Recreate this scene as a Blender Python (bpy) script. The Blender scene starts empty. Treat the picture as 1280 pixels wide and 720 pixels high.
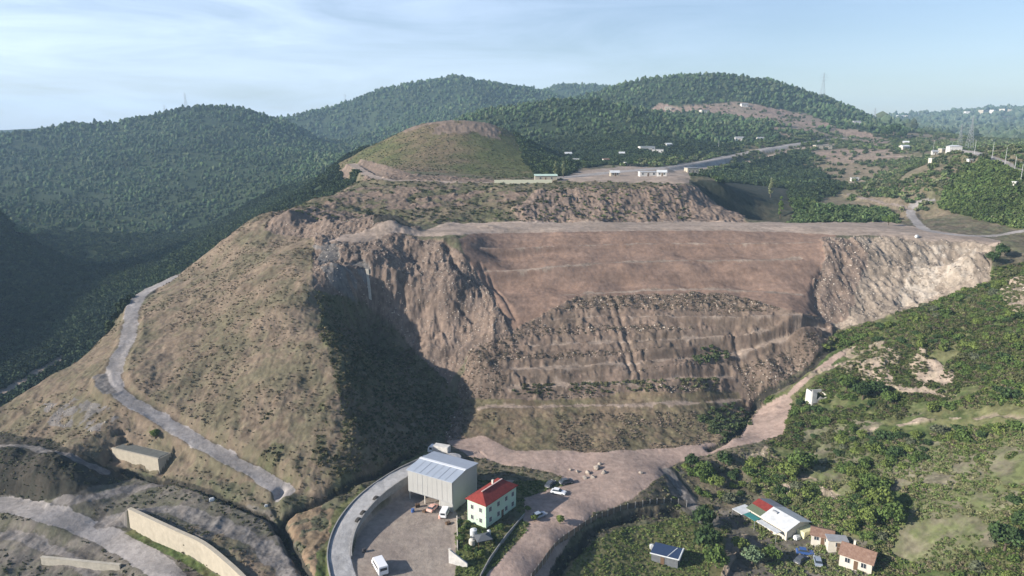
import bpy, bmesh, math, random
import numpy as np
from mathutils import Vector, Matrix
R = math.radians
random.seed(7); rng = np.random.default_rng(7)
sc = bpy.context.scene
C = sc.collection

# ------------------------------------------------------------------ camera, sky, sun, exposure
CAMH = 100.0; PITCH = R(12.5); F = 880.0
cam = bpy.data.cameras.new('camera'); camo = bpy.data.objects.new('camera', cam); C.objects.link(camo)
camo.location = (0, 0, CAMH); camo.rotation_euler = (R(90) - PITCH, 0, 0)
cam.sensor_width = 36; cam.lens = F / 1280 * 36; cam.clip_start = 0.5; cam.clip_end = 30000
sc.camera = camo
SUN_EL = R(23.5); SUN_AZ = R(-106)          # azimuth from +Y, clockwise positive: the sun stands left, a little behind the camera
w = bpy.data.worlds.new('World'); sc.world = w; w.use_nodes = True
nt = w.node_tree; N = nt.nodes; L = nt.links
bg = N['Background']
sky = N.new('ShaderNodeTexSky'); sky.sky_type = 'NISHITA'; sky.sun_disc = False
sky.sun_elevation = SUN_EL; sky.sun_rotation = SUN_AZ; sky.air_density = 1.0; sky.dust_density = 0.7; sky.ozone_density = 1.6
tc = N.new('ShaderNodeTexCoord')
mp = N.new('ShaderNodeMapping'); mp.inputs['Scale'].default_value = (1.3, 1.3, 9.0); mp.inputs['Rotation'].default_value = (0, R(7), 0)
L.new(tc.outputs['Generated'], mp.inputs['Vector'])
nz = N.new('ShaderNodeTexNoise'); nz.inputs['Scale'].default_value = 2.3; nz.inputs['Detail'].default_value = 7; nz.inputs['Roughness'].default_value = 0.6; nz.inputs['Distortion'].default_value = 0.6
L.new(mp.outputs['Vector'], nz.inputs['Vector'])
cr = N.new('ShaderNodeValToRGB'); cr.color_ramp.elements[0].position = 0.36; cr.color_ramp.elements[1].position = 0.72
cr.color_ramp.elements[0].color = (0.26,) * 3 + (1,); cr.color_ramp.elements[1].color = (0.9,) * 3 + (1,)
L.new(nz.outputs['Fac'], cr.inputs['Fac'])
sep = N.new('ShaderNodeSeparateXYZ'); L.new(tc.outputs['Generated'], sep.inputs[0])
mr = N.new('ShaderNodeMapRange'); mr.inputs['From Min'].default_value = 0.35; mr.inputs['From Max'].default_value = -0.55
mr.inputs['To Min'].default_value = 0.12; mr.inputs['To Max'].default_value = 1.0
L.new(sep.outputs['X'], mr.inputs['Value'])
mu = N.new('ShaderNodeMath'); mu.operation = 'MULTIPLY'; L.new(cr.outputs['Color'], mu.inputs[0]); L.new(mr.outputs['Result'], mu.inputs[1])
mixc = N.new('ShaderNodeMixRGB'); mixc.inputs['Color2'].default_value = (8.6, 10.1, 11.8, 1)
mr2 = N.new('ShaderNodeMapRange'); mr2.inputs['From Min'].default_value = 0.22; mr2.inputs['From Max'].default_value = 0.5; mr2.inputs['To Min'].default_value = 1; mr2.inputs['To Max'].default_value = 0.0
L.new(sep.outputs['Z'], mr2.inputs['Value'])
mu2 = N.new('ShaderNodeMath'); mu2.operation = 'MULTIPLY'; L.new(mu.outputs[0], mu2.inputs[0]); L.new(mr2.outputs['Result'], mu2.inputs[1])
L.new(mu2.outputs[0], mixc.inputs['Fac']); L.new(sky.outputs['Color'], mixc.inputs['Color1'])
tint = N.new('ShaderNodeMixRGB'); tint.blend_type = 'MULTIPLY'; tint.inputs['Fac'].default_value = 1; tint.inputs['Color2'].default_value = (1.0, 1.0, 1.09, 1)
L.new(mixc.outputs['Color'], tint.inputs['Color1']); L.new(tint.outputs['Color'], bg.inputs['Color']); bg.inputs['Strength'].default_value = 0.078
sd = bpy.data.lights.new('sun', 'SUN'); sd.energy = 5.0; sd.angle = R(0.53); sd.color = (1.0, 0.92, 0.82)
so = bpy.data.objects.new('sun', sd); C.objects.link(so)
Sv = Vector((math.sin(SUN_AZ) * math.cos(SUN_EL), math.cos(SUN_AZ) * math.cos(SUN_EL), math.sin(SUN_EL)))
so.rotation_euler = Sv.to_track_quat('Z', 'Y').to_euler()
vs = sc.view_settings; vs.view_transform = 'Standard'; vs.look = 'None'; vs.exposure = 0.80; vs.gamma = 1.0; vs.use_curve_mapping = False
try:
    sc.cycles.max_bounces = 5; sc.cycles.volume_bounces = 0; sc.cycles.diffuse_bounces = 3; sc.cycles.use_denoising = True
except Exception: pass
HAZE = 0.00016

# ------------------------------------------------------------------ pixel of the 1280x720 photograph -> world
cP, sP = math.cos(PITCH), math.sin(PITCH)
def ray(u, v):
    a = (u - 640) / F; b = (360 - v) / F
    return np.array([a, cP + b * sP, b * cP - sP])
def tv(v):
    d = ray(640, v); return -d[2] / d[1]
def UD(u, v, D):
    d = ray(u, v); k = D / d[1]; return np.array([d[0] * k, D, CAMH + d[2] * k])
def UZ(u, v, z):
    d = ray(u, v); k = (z - CAMH) / d[2]; return np.array([d[0] * k, d[1] * k, z])
def project(X, Y, Z):
    z = Z - CAMH
    dep = Y * cP - z * sP; up = Y * sP + z * cP
    dep = np.where(dep < 1e-3, 1e-3, dep)
    return 640 + F * X / dep, 360 - F * up / dep

# ------------------------------------------------------------------ noise
def _h(ix, iy, s):
    n = (ix.astype(np.int64) * 374761393 + iy.astype(np.int64) * 668265263 + s * 1442695041) & 0xffffffff
    n = ((n ^ (n >> 13)) * 1274126177) & 0xffffffff
    return ((n ^ (n >> 16)) & 0xffff) / 65535.0
def vnoise(x, y, s=0):
    ix = np.floor(x); iy = np.floor(y); fx = x - ix; fy = y - iy
    fx = fx * fx * fx * (fx * (fx * 6 - 15) + 10); fy = fy * fy * fy * (fy * (fy * 6 - 15) + 10)
    ix = ix.astype(np.int64); iy = iy.astype(np.int64)
    a = _h(ix, iy, s); b = _h(ix + 1, iy, s); c = _h(ix, iy + 1, s); d = _h(ix + 1, iy + 1, s)
    return (a + (b - a) * fx) * (1 - fy) + (c + (d - c) * fx) * fy
def fbm(x, y, sc_, octv=4, s=0, gain=0.5):
    x = x / sc_; y = y / sc_; t = 0; a = 1; n = 0
    for i in range(octv):
        t = t + a * (vnoise(x, y, s + i * 17) * 2 - 1); n += a; a *= gain
        x, y = x * 1.6 - y * 1.2 + 13.7, x * 1.2 + y * 1.6 - 7.1
    return t / n * 1.6
def ridged(x, y, sc_, octv=3, s=0):
    x = x / sc_; y = y / sc_; t = 0; a = 1; n = 0
    for i in range(octv):
        t = t + a * (1 - np.abs(vnoise(x, y, s + i * 31) * 2 - 1) * 2); n += a; a *= 0.5
        x, y = x * 1.6 - y * 1.2 + 3.7, x * 1.2 + y * 1.6 - 9.1
    return t / n

# ------------------------------------------------------------------ control points of the terrain
CP = []
def Z(*rows):
    for u, v, z in rows: CP.append(UZ(u, v, z))
def Dd(*rows):
    for u, v, d in rows: CP.append(UD(u, v, d))
def ridge(D, drop, *rows, back=1.16):
    for u, v in rows:
        p = UD(u, v, D); CP.append(p)
        q = p * back; q[2] = p[2] - drop; CP.append(q)
# yard, gate road
Z((640,720,-.6),(560,715,0),(450,715,0),(470,670,0),(520,650,0),(600,665,0),(640,650,0),(540,590,0),(620,600,0),(700,620,0),(680,680,-.5),
  (730,600,0),(560,560,1),(640,578,0),(720,575,0),(800,565,.5),(860,555,1),(920,545,1.5),(965,515,2.5),(650,715,-.5),(690,680,-.5),(730,650,-.5),(790,620,0),(825,597,.2))
# low field right of the fence
Z((700,712,-4.2),(730,683,-4),(790,652,-4),(850,640,-4.5),(800,705,-6.5),(850,690,-6.5),(900,700,-6),(760,700,-5.5),(870,650,-5),(880,590,-2.5),(860,610,-4),(930,575,0),(940,600,-2.5))
# right hillside
Z((960,650,-4),(1000,690,-4.5),(1060,712,-4),(1120,700,-1),(1000,600,0),(1040,560,4),(1060,620,2),(1100,650,4),(1150,600,9),(1200,650,9),(1280,700,12),(1450,720,16),
  (1280,600,18),(1200,550,15),(1280,500,27),(1450,520,34),(1100,550,9),(1000,540,3.5),(985,500,5.5),(1010,470,13),(1060,440,19),(1100,450,21),(1150,470,20),(1200,450,26),
  (1280,420,35),(1200,400,34),(1130,410,29),(1280,370,42),(1235,372,39),(1450,400,45),(1450,340,52),(1275,335,47))
# creek
Z((930,540,0),(950,507,1.8),(978,482,8.8),(1025,452,16),(1045,425,21),(1070,408,25.5),(1130,390,31),(1200,367,37))
# big fill slope
for u, vb in ((620,550),(700,562),(780,560),(860,548)):
    Z((u,vb,1))
for u in (620,700,780,860,930):
    Z((u,500,6.5 if u < 900 else 3.5),(u,488,8.5 if u < 900 else 6.6),(u,474,12 if u < 900 else 9.6),(u,452,16 if u < 900 else 14.5),(u,410,25),(u,370,34),(u,360,35),(u,330,43.5),(u,324,44.2),(u,297,51.5),(u,286,54))
Z((990,452,14.5),(1000,410,26.5),(1000,370,34),(1000,330,43.5),(1000,295,51.8),(1000,286,54),(960,470,11.5))
# chalk face
Z((1040,398,27),(1035,350,38),(1035,310,49),(1080,385,30.5),(1080,340,41),(1080,302,51),(1150,372,34),(1150,335,42),(1150,300,52),(1215,345,40),(1218,320,49),(1238,312,51))
# plateau
Z((700,283,54),(850,281,54),(1000,281,54),(1100,285,53.5),(1150,292,53),(1200,298,52.5),(1280,307,51),(560,282,54),(900,277.5,54.3),(960,278,54),(1050,279,53.6),(440,291,54),(520,290,54))
# cliff left of the fill
Z((560,300,53),(595,300,52),(450,301,53),(430,330,46.5),(470,345,42),(520,330,44),(520,380,31),(560,350,40),(560,420,21),(600,450,17),(575,480,8.5),(595,520,3.5),(572,545,1),
  (480,395,27),(435,350,42),(520,450,14),(570,505,3),(590,400,26))
# lobe
Z((400,300,53),(360,300,50),(380,338,45.5),(385,360,41.5),(340,330,46),(330,300,50),(300,350,39),(250,400,28.5),(200,380,28),(200,450,20.5),(190,420,23.5),(172,450,20.5),(160,480,17),
  (220,500,13.5),(300,450,23),(350,420,29),(300,520,13.5),(350,500,17.5),(350,560,9.5),(300,565,7.2),(395,480,20.2),(415,420,30),(395,435,27.8),(428,488,19.2),(444,540,12.8),(405,540,12.6),(434,590,5.5),(425,450,25.3),(375,620,2.0),(362,600,5),
  (500,450,12),(500,520,7),(520,540,3.8),(498,556,4),(470,590,3),(540,500,4),(458,420,19),(270,330,38))
# road round the lobe and its outer bank
Z((350,610,3),(300,580,4.8),(250,552,7.5),(200,523,10.5),(150,492,15),(140,475,17),(150,440,21),(165,400,24),(175,375,26),(215,349,28.5))
Z((100,500,12),(60,520,8),(130,535,9),(200,570,4),(60,560,3),(118,452,17),(138,412,21.5),(155,380,24.5),(60,474,12),(0,514,5),(0,540,1),(30,530,5))
Z((170,592,0),(250,600,2),(330,640,0),(0,570,6.5),(60,575,7),(110,597,3),(140,584,0),(200,597,0),(0,610,0),(0,640,-3),(100,650,-3),(200,690,-4.5),(60,700,-6),(0,720,-7),(150,720,-6),(170,620,-1),(230,640,0),
  (280,680,.3),(310,720,.3),(350,700,-1),(380,690,-.5),(420,690,0),(400,650,.5),(-150,600,0),(-150,700,-6),(-150,540,0),(-200,470,-28))
# dark valley
Z((0,480,-27),(60,445,-23),(0,400,-24),(130,380,-14),(100,330,-12),(0,330,-18),(200,325,-8),(0,290,-8),(250,292,-4),(0,270,0),(150,268,2),(280,275,0),(-150,400,-20),(-150,300,-10))
Dd((330,267,372),(282,300,346),(237,334,345))
for u, v, z in ((0,512,5),(60,472,12),(100,450,16),(130,412,20.5),(152,378,24.5),(215,345,29),(-150,540,0)):
    p_ = UZ(u, v, z)
    for k_, dr in ((1.10, .62), (1.22, .60)):
        q_ = p_ * k_; q_[2] = p_[2] - dr * (k_ - 1) * p_[1]; CP.append(q_)
for p_ in (UD(330,267,372), UD(282,300,346), UD(237,334,345)):
    for k_, dr in ((1.12, .45), (1.25, .42)):
        q_ = p_ * k_; q_[2] = p_[2] - dr * (k_ - 1) * p_[1]; CP.append(q_)
# left hills
Dd((0,250,960),(150,250,930),(300,252,860),(340,240,780),(400,225,640),(300,262,800),(100,200,1150),(0,195,1200),(250,190,1150),(330,190,1150),(380,195,1080),(250,155,1320),(150,170,1320),(350,215,980),(-150,240,1000))
ridge(1400, 70, (-150,182),(0,170),(60,163),(110,156),(160,150),(200,142),(250,134),(300,138),(340,148),(375,160),(408,183))
ridge(1900, 90, (340,151),(380,141),(430,131),(470,116),(520,104),(570,98),(620,105),(665,111))
Dd((450,170,1500),(520,150,1550),(600,128,1700),(440,200,1150))
ridge(2300, 60, (690,109),(740,107),(790,112))
ridge(1380, 80, (735,121),(790,106),(850,97),(900,95.5),(960,104),(1020,121),(1060,134),(1098,152))
Dd((800,130,1200),(900,125,1200),(1000,143,1150),(840,150,1000),(950,152,1000),(900,172,850),(1000,168,900),(1060,158,1000))
ridge(1000, 30, (600,142),(680,129),(740,128),(778,138), back=1.08)
Dd((700,160,850),(740,180,750),(680,190,690),(720,205,620),(820,190,720),(800,205,600))
ridge(650, 22, (470,180),(520,157),(560,151),(600,153),(640,166),(675,188),(430,198), back=1.1)
Dd((560,185,570),(560,217,500),(640,214,520),(480,214,510),(600,200,545),(520,195,560))
Dd((450,226,455),(560,229,440),(640,231,430),(700,228,440),(800,222,460),(850,222,450),(780,215,520),(860,205,620))
Dd((480,282,352),(600,278,365),(700,277,368),(800,276,372),(860,275,380),(600,252,398),(720,250,396),(820,252,396),(520,240,412),(640,234,416),(740,231,420),(850,229,428),(872,232,430),
   (450,262,385),(400,262,378),(405,246,405),(360,263,374),(440,243,420))
Dd((888,250,436),(915,264,438),(960,272,440),(978,278,425),(950,240,500),(905,236,445),(1000,264,430),(1000,240,540),(1000,215,700),(930,225,590),(880,215,600),(960,185,780),(1060,172,950),(1040,187,800))
Dd((1100,270,430),(1150,266,430),(1060,250,510),(1100,230,570),(1080,200,710),(1150,207,600),(1200,252,420),(1240,245,400),(1210,216,450),(1260,226,395),(1190,193,540),(1240,197,470),(1280,214,400),
   (1120,182,780),(1280,262,360),(1230,288,345),(1450,230,330),(1450,290,290),(1150,280,380))
Dd((1130,172,1300),(1180,172,1600),(1285,180,1300),(1200,160,2200),(1290,162,2200),(1450,180,1200))
ridge(3000, 60, (1080,150),(1130,147),(1180,143),(1230,139),(1290,136),(1450,130))
ridge(2900, 60, (-150,166),(0,165),(60,161),(130,156))
def Wp(*rows):
    for r_, az, z in rows: CP.append(np.array([r_ * math.sin(R(az)), r_ * math.cos(R(az)), z]))
Wp(*[(6500, a, 10) for a in range(-180, 180, 20)]); Wp(*[(60, a, -3) for a in range(-180, 180, 60)]); Wp(*[(300, a, 0) for a in (90, 120, 150, 180, -150, -120)])
# the hill left of the frame that keeps the valley in shade
for y in (120, 250, 380, 500, 620):
    CP.append(np.array([-600., y, 120. if y > 200 else 60])); CP.append(np.array([-800., y, 130.]))
    CP.append(np.array([-470., y, 48. if y > 200 else 20]))
CP = np.array(CP)

def tocoord(x, y): return np.stack([np.arctan2(x, y), np.log(np.hypot(x, y))], -1)
Q = tocoord(CP[:, 0], CP[:, 1]); c2 = 0.018 ** 2
def kern(d2): return np.sqrt(d2 + c2)
n = len(CP)
K = np.zeros((n + 3, n + 3)); K[:n, :n] = kern(((Q[:, None] - Q[None]) ** 2).sum(-1)) - np.eye(n) * 0.0006
K[:n, n] = 1; K[:n, n + 1:n + 3] = Q; K[n:, :n] = K[:n, n:].T
Wt = np.linalg.solve(K, np.concatenate([CP[:, 2], np.zeros(3)]))
# final grid: azimuth x log-range, dense inside the view
th = np.concatenate([np.linspace(-180, -43, 70)[:-1], np.linspace(-43, 43, 1180), np.linspace(43, 180, 70)[1:]]) * math.pi / 180
lr = np.log(np.concatenate([np.geomspace(4, 112, 30)[:-1], np.geomspace(112, 480, 860)[:-1], np.geomspace(480, 2600, 330)[:-1], np.geomspace(2600, 4600, 30)]))
cth = np.linspace(-math.pi, math.pi, 700); cth = np.sort(np.concatenate([cth, np.linspace(-0.75, 0.75, 330)])); clr = np.linspace(math.log(4), math.log(6500), 430)
def rbf(T, Lr):
    out = np.empty(T.shape); p = np.stack([T.ravel(), Lr.ravel()], -1); o = out.reshape(-1)
    for i in range(0, len(p), 20000):
        q = p[i:i + 20000]
        d2 = (q[:, 0:1] - Q[None, :, 0]) ** 2 + (q[:, 1:2] - Q[None, :, 1]) ** 2
        o[i:i + 20000] = kern(d2) @ Wt[:n] + Wt[n] + q @ Wt[n + 1:]
    return out
cT, cL = np.meshgrid(cth, clr, indexing='ij'); cZ = rbf(cT, cL)
def bil(ax, ay, G, a, b):
    i = np.clip(np.searchsorted(ax, a) - 1, 0, len(ax) - 2); j = np.clip(np.searchsorted(ay, b) - 1, 0, len(ay) - 2)
    fa = np.clip((a - ax[i]) / (ax[i + 1] - ax[i]), 0, 1); fb = np.clip((b - ay[j]) / (ay[j + 1] - ay[j]), 0, 1)
    return (G[i, j] * (1 - fa) + G[i + 1, j] * fa) * (1 - fb) + (G[i, j + 1] * (1 - fa) + G[i + 1, j + 1] * fa) * fb
T, LR = np.meshgrid(th, lr, indexing='ij')
RR = np.exp(LR); X = RR * np.sin(T); Y = RR * np.cos(T)
ZZ = bil(cth, clr, cZ, T, LR)
def height(x, y):
    x = np.asarray(x, float); y = np.asarray(y, float)
    return bil(th, lr, ZZ, np.arctan2(x, y), np.log(np.hypot(x, y) + 1e-6))
_Ds = np.geomspace(70, 3500, 5000)
def G(u, v, Dmin=0):
    """first point of the ground seen at a pixel"""
    d = ray(u, v); k = _Ds / d[1]; x = d[0] * k; z = CAMH + d[2] * k
    h = height(x, _Ds); ok = (z <= h) & (_Ds >= Dmin)
    i = int(np.argmax(ok)) if ok.any() else len(_Ds) - 1
    return np.array([x[i], _Ds[i], h[i]])
def Gl(pts, Dmin=0): return np.array([G(p[0], p[1], Dmin) for p in pts])
def Gz(x, y): return float(height(x, y))
def inpoly(px, py, poly):
    r = np.zeros(px.shape, bool); m = len(poly)
    for i in range(m):
        x0, y0 = poly[i][:2]; x1, y1 = poly[(i + 1) % m][:2]
        if y0 == y1: continue
        c = ((y0 > py) != (y1 > py)) & (px < (x1 - x0) * (py - y0) / (y1 - y0) + x0)
        r ^= c
    return r
def pdist(px, py, line):
    """distance, side (+ left), interpolated z and arc length of the nearest place on a polyline"""
    best = np.full(px.shape, 1e9); side = np.zeros(px.shape); zz = np.zeros(px.shape); al = np.zeros(px.shape); acc = 0
    for i in range(len(line) - 1):
        a = line[i]; b = line[i + 1]; dx, dy = b[0] - a[0], b[1] - a[1]; l2 = dx * dx + dy * dy; ln = math.sqrt(l2)
        t = np.clip(((px - a[0]) * dx + (py - a[1]) * dy) / l2, 0, 1)
        d = np.hypot(px - a[0] - t * dx, py - a[1] - t * dy); m = d < best
        best[m] = d[m]; side[m] = np.sign(dx * (py - a[1]) - dy * (px - a[0]))[m]; zz[m] = (a[2] + t * (b[2] - a[2]))[m]; al[m] = (acc + t * ln)[m]; acc += ln
    return best, side, zz, al
def box(line, mg):
    l = np.asarray(line); return (X > l[:, 0].min() - mg) & (X < l[:, 0].max() + mg) & (Y > l[:, 1].min() - mg) & (Y < l[:, 1].max() + mg)
def smooth(t): t = np.clip(t, 0, 1); return t * t * (3 - 2 * t)
def dense(line, k=6):
    l = np.asarray(line, float); out = []
    for i in range(len(l) - 1):
        p0 = l[max(i - 1, 0)]; p1 = l[i]; p2 = l[i + 1]; p3 = l[min(i + 2, len(l) - 1)]
        for j in range(k):
            t = j / k; out.append(0.5 * (2 * p1 + (p2 - p0) * t + (2 * p0 - 5 * p1 + 4 * p2 - p3) * t * t + (3 * p1 - p0 - 3 * p2 + p3) * t ** 3))
    out.append(l[-1]); return np.array(out)

# ------------------------------------------------------------------ ground cover and relief classes
# name: colour a, colour b, patch size, relief amplitude, relief size, gullying
CL = dict(
 scrub=((.15,.125,.09),(.09,.092,.055), 9, .8, 7, 0),
 forest=((.026,.042,.02),(.036,.05,.024), 60, 2., 70, 0),
 dgrass=((.192,.148,.108),(.118,.105,.068), 7, .9, 6, .3),
 dgreen=((.155,.125,.088),(.095,.095,.052), 7, 1.1, 7, .3),
 soil=((.232,.157,.118),(.192,.134,.104), 25, .35, 9, 0),
 rough=((.205,.152,.118),(.15,.115,.088), 8, .6, 6, .25),
 apron=((.185,.14,.095),(.12,.105,.062), 10, .8, 8, .1),
 rocky=((.225,.168,.13),(.155,.12,.098), 8, 1.1, 8, .8),
 grey=((.21,.19,.175),(.15,.14,.13), 8, .6, 10, .4),
 pale=((.35,.28,.23),(.26,.21,.17), 12, .25, 10, 0),
 chalk=((.32,.265,.21),(.20,.165,.13), 6, 1.3, 9, 1.0),
 chalkb=((.44,.385,.32),(.28,.235,.185), 5, 1.2, 7, .8),
 green=((.070,.10,.032),(.125,.125,.06), 9, .8, 8, 0),
 bare=((.36,.29,.23),(.20,.17,.12), 6, .7, 6, .5),
 drygrn=((.19,.17,.12),(.11,.125,.055), 6, .6, 8, 0),
 gravel=((.36,.27,.225),(.28,.215,.18), 10, .12, 5, 0),
 concr=((.31,.262,.218),(.24,.20,.17), 8, .03, 6, 0),
 cement=((.40,.395,.39),(.31,.305,.30), 6, .03, 6, 0),
 field=((.085,.105,.035),(.13,.125,.06), 7, .5, 6, 0),
 lgravel=((.155,.138,.12),(.09,.088,.062), 7, .6, 6, .1),
 road=((.34,.315,.30),(.25,.23,.215), 6, .03, 5, 0),
 darkm=((.06,.053,.043),(.035,.035,.027), 7, 1.4, 7, .3),
 moundg=((.085,.095,.035),(.14,.105,.065), 60, 1.2, 40, 0),
 pink=((.28,.20,.16),(.20,.16,.12), 40, 2., 40, .5),
 midscr=((.12,.12,.065),(.18,.145,.10), 30, 1.5, 25, 0),
 fargr=((.08,.09,.06),(.12,.11,.085), 200, 8, 150, 0),
 bench   =((.31,.245,.195),(.24,.19,.15), 6, .1, 6, 0),
 bank    =((.035,.042,.03),(.055,.052,.036), 14, .5, 10, .1),  # dark grass, darkened further to carry the shade of its slope
 ochre=((.235,.165,.11),(.17,.13,.085), 6, .8, 5, .5),
)
names = list(CL); idx = {k: i for i, k in enumerate(names)}
U0, V0 = project(X, Y, ZZ)
wx = fbm(X, Y, 22, 4, 101); wy = fbm(X, Y, 22, 4, 202); wx3 = fbm(X, Y, 4, 3, 303)
cls = np.where(Y > 480, idx['forest'], idx['scrub']).astype(np.int16)
def paint(c, poly, d0=0, d1=1e9, warp=6, prob=None):
    k = np.clip(250 / np.maximum(RR, 60), .15, 2)
    uu = U0 + (wx * warp + wx3 * warp * .35) * k; vv = V0 + (wy * warp * .6 + wx3 * warp * .25) * k
    m = inpoly(uu, vv, poly) & (Y > max(d0, 30)) & (Y < d1)
    if prob is not None: m &= fbm(X, Y, prob[0], 3, 77) > prob[1]
    cls[m] = idx[c]; return m
# far
paint('moundg', [(420,205),(470,178),(520,150),(600,148),(680,180),(700,222),(430,226)], 470, 700, 3)
paint('fargr', [(1100,100),(1500,100),(1500,190),(1150,190),(1100,165)], 1150, 1e9, 2)
paint('midscr', [(860,240),(1000,205),(1070,170),(1120,165),(1600,170),(1600,330),(1150,290),(990,285),(960,240)], 395, 1150, 6)
paint('green', [(1175,262),(1190,225),(1225,205),(1500,215),(1500,300),(1260,285)], 330, 520, 6)
paint('forest', [(985,290),(985,255),(1100,262),(1125,280),(1100,290)], 385, 500, 6)
paint('forest', [(880,230),(950,205),(1000,205),(1060,235),(1000,262),(960,262)], 400, 900, 6)
paint('pink', [(810,138),(825,128),(850,134),(920,127),(1010,142),(1045,158),(1000,162),(960,152),(880,142)], 850, 1340, 3)
paint('pink', [(960,160),(1070,160),(1110,175),(1130,200),(1040,205),(990,180)], 600, 1200, 4, (60, -.2))
paint('midscr', [(700,232),(720,212),(790,204),(860,196),(1000,170),(1070,168),(1060,185),(960,195),(860,225)], 440, 960, 3)
paint('pale', [(700,226),(720,214),(790,208),(830,210),(865,212),(860,232),(640,236)], 415, 600, 2)
paint('rough', [(490,163),(540,152),(565,148),(600,150),(655,172),(640,178),(600,170),(540,168)], 470, 760, 4, (28, -.05))
paint('forest', [(640,160),(700,185),(705,224),(670,222),(655,200)], 470, 760, 3)  # woods; the dark cover also paints the shade on the mound's right flank
# middle terraces
paint('dgreen', [(400,300),(350,262),(400,225),(430,200),(480,212),(700,226),(880,230),(880,285),(560,290)], 355, 500, 4)
paint('rough', [(420,205),(440,195),(520,218),(640,226),(640,232),(480,228),(430,222)], 440, 600, 3)
paint('rough', [(400,262),(420,235),(560,235),(660,240),(660,250),(500,262)], 380, 470, 4, (9, -.1))
paint('rocky', [(655,280),(640,262),(670,240),(700,236),(870,232),(905,258),(940,280),(800,284)], 350, 470, 3)
paint('bank', [(862,226),(880,224),(985,234),(995,282),(950,282),(900,262)], 395, 560, 7)  # slope in shade right of the plateau: shade painted into the cover
paint('darkm', [(450,292),(460,270),(485,265),(520,282),(505,294)], 330, 380, 3)
paint('rocky', [(330,268),(390,258),(450,270),(450,300),(400,302),(350,292)], 330, 410, 4)
# lobe and quarry
paint('dgrass', [(330,255),(400,300),(400,360),(430,480),(440,560),(400,625),(350,615),(0,560),(-200,560),(-200,480),(130,420),(230,335)], 150, 372, 5)
paint('dgreen', [(388,355),(430,370),(480,400),(560,480),(575,520),(560,552),(500,575),(400,625),(425,575),(432,520),(418,470),(405,410)], 150, 300, 12)  # green-brown cover, its darker tone painted in the outline of the lobe's shadow
paint('dgreen', [(300,560),(350,500),(400,480),(420,600),(370,625)], 150, 300, 8, (9, 0))
paint('rough', [(575,480),(600,410),(640,405),(720,370),(900,362),(1035,398),(1045,430),(960,482),(930,545),(860,560),(560,560)], 180, 330, 7)
paint('apron', [(575,500),(640,498),(920,488),(940,520),(925,548),(860,562),(700,570),(580,556)], 170, 260, 6)
paint('soil', [(575,300),(600,284),(1050,282),(1036,330),(1030,398),(900,365),(720,370),(640,415),(610,390),(590,350)], 250, 352, 4)
paint('rocky', [(395,298),(560,300),(590,330),(625,390),(640,420),(590,440),(560,480),(480,400),(440,372),(390,360)], 235, 350, 5)
paint('grey', [(395,306),(440,306),(462,340),(466,385),(440,380),(405,350)], 240, 340, 9, (7, -.15))
paint('chalk', [(1030,298),(1150,293),(1240,303),(1240,355),(1140,390),(1050,412),(1025,395)], 240, 345, 4)
paint('chalkb', [(1130,300),(1222,312),(1215,350),(1150,378),(1120,385),(1140,330)], 240, 345, 5, (5, -.2))
paint('rocky', [(330,290),(345,262),(430,262),(520,284),(530,292),(440,294),(400,302)], 300, 390, 4)
paint('darkm', [(470,268),(505,276),(525,288),(500,293),(465,292)], 300, 380, 3)
paint('rocky', [(1022,300),(1070,296),(1085,340),(1060,400),(1022,402)], 240, 345, 12)
paint('pale', [(400,304),(430,294),(520,291),(560,278),(960,277),(1110,277),(1180,290),(1250,300),(1250,308),(1100,295),(900,288),(600,291),(440,303)], 290, 395, 2)
# right hillside
paint('green', [(950,500),(980,485),(1040,420),(1140,388),(1240,350),(1240,335),(1500,300),(1700,330),(1700,900),(1060,900),(1000,680),(960,620),(930,590),(960,560),(985,530)], 100, 330, 5)
paint('drygrn', [(1000,540),(1100,520),(1300,520),(1300,600),(1150,620),(1050,640),(980,600)], 100, 300, 8, (13, -.1))
paint('bare', [(1040,445),(1090,428),(1150,438),(1195,475),(1190,500),(1130,495),(1060,470)], 150, 300, 6, (7, -.25))
paint('drygrn', [(1130,650),(1160,610),(1220,598),(1275,612),(1250,680),(1180,712),(1110,700)], 100, 200, 5)
paint('bare', [(1245,370),(1262,352),(1300,345),(1300,392),(1265,388)], 180, 300, 4)
paint('bare', [(960,598),(1000,590),(1050,620),(1040,655),(1000,640)], 150, 230, 6, (6, -.1))
paint('bare', [(900,580),(960,560),(985,580),(960,600)], 150, 240, 5, (5, 0))
paint('lgravel', [(830,590),(850,580),(880,640),(960,640),(1080,680),(1090,760),(880,760),(900,660),(850,650)], 100, 220, 5)
# gravel entry
paint('gravel', [(560,553),(600,545),(640,562),(760,566),(860,557),(925,548),(945,512),(978,492),(990,500),(980,545),(905,562),(845,580),(820,600),(790,622),(742,645),(700,690),(680,730),(660,800),(560,800),(600,722),(630,680),(668,645),(728,612),(690,592),(590,572)], 100, 270, 3)
paint('field', [(690,800),(705,722),(722,690),(770,662),(850,645),(905,665),(900,800)], 90, 190, 3)
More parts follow.
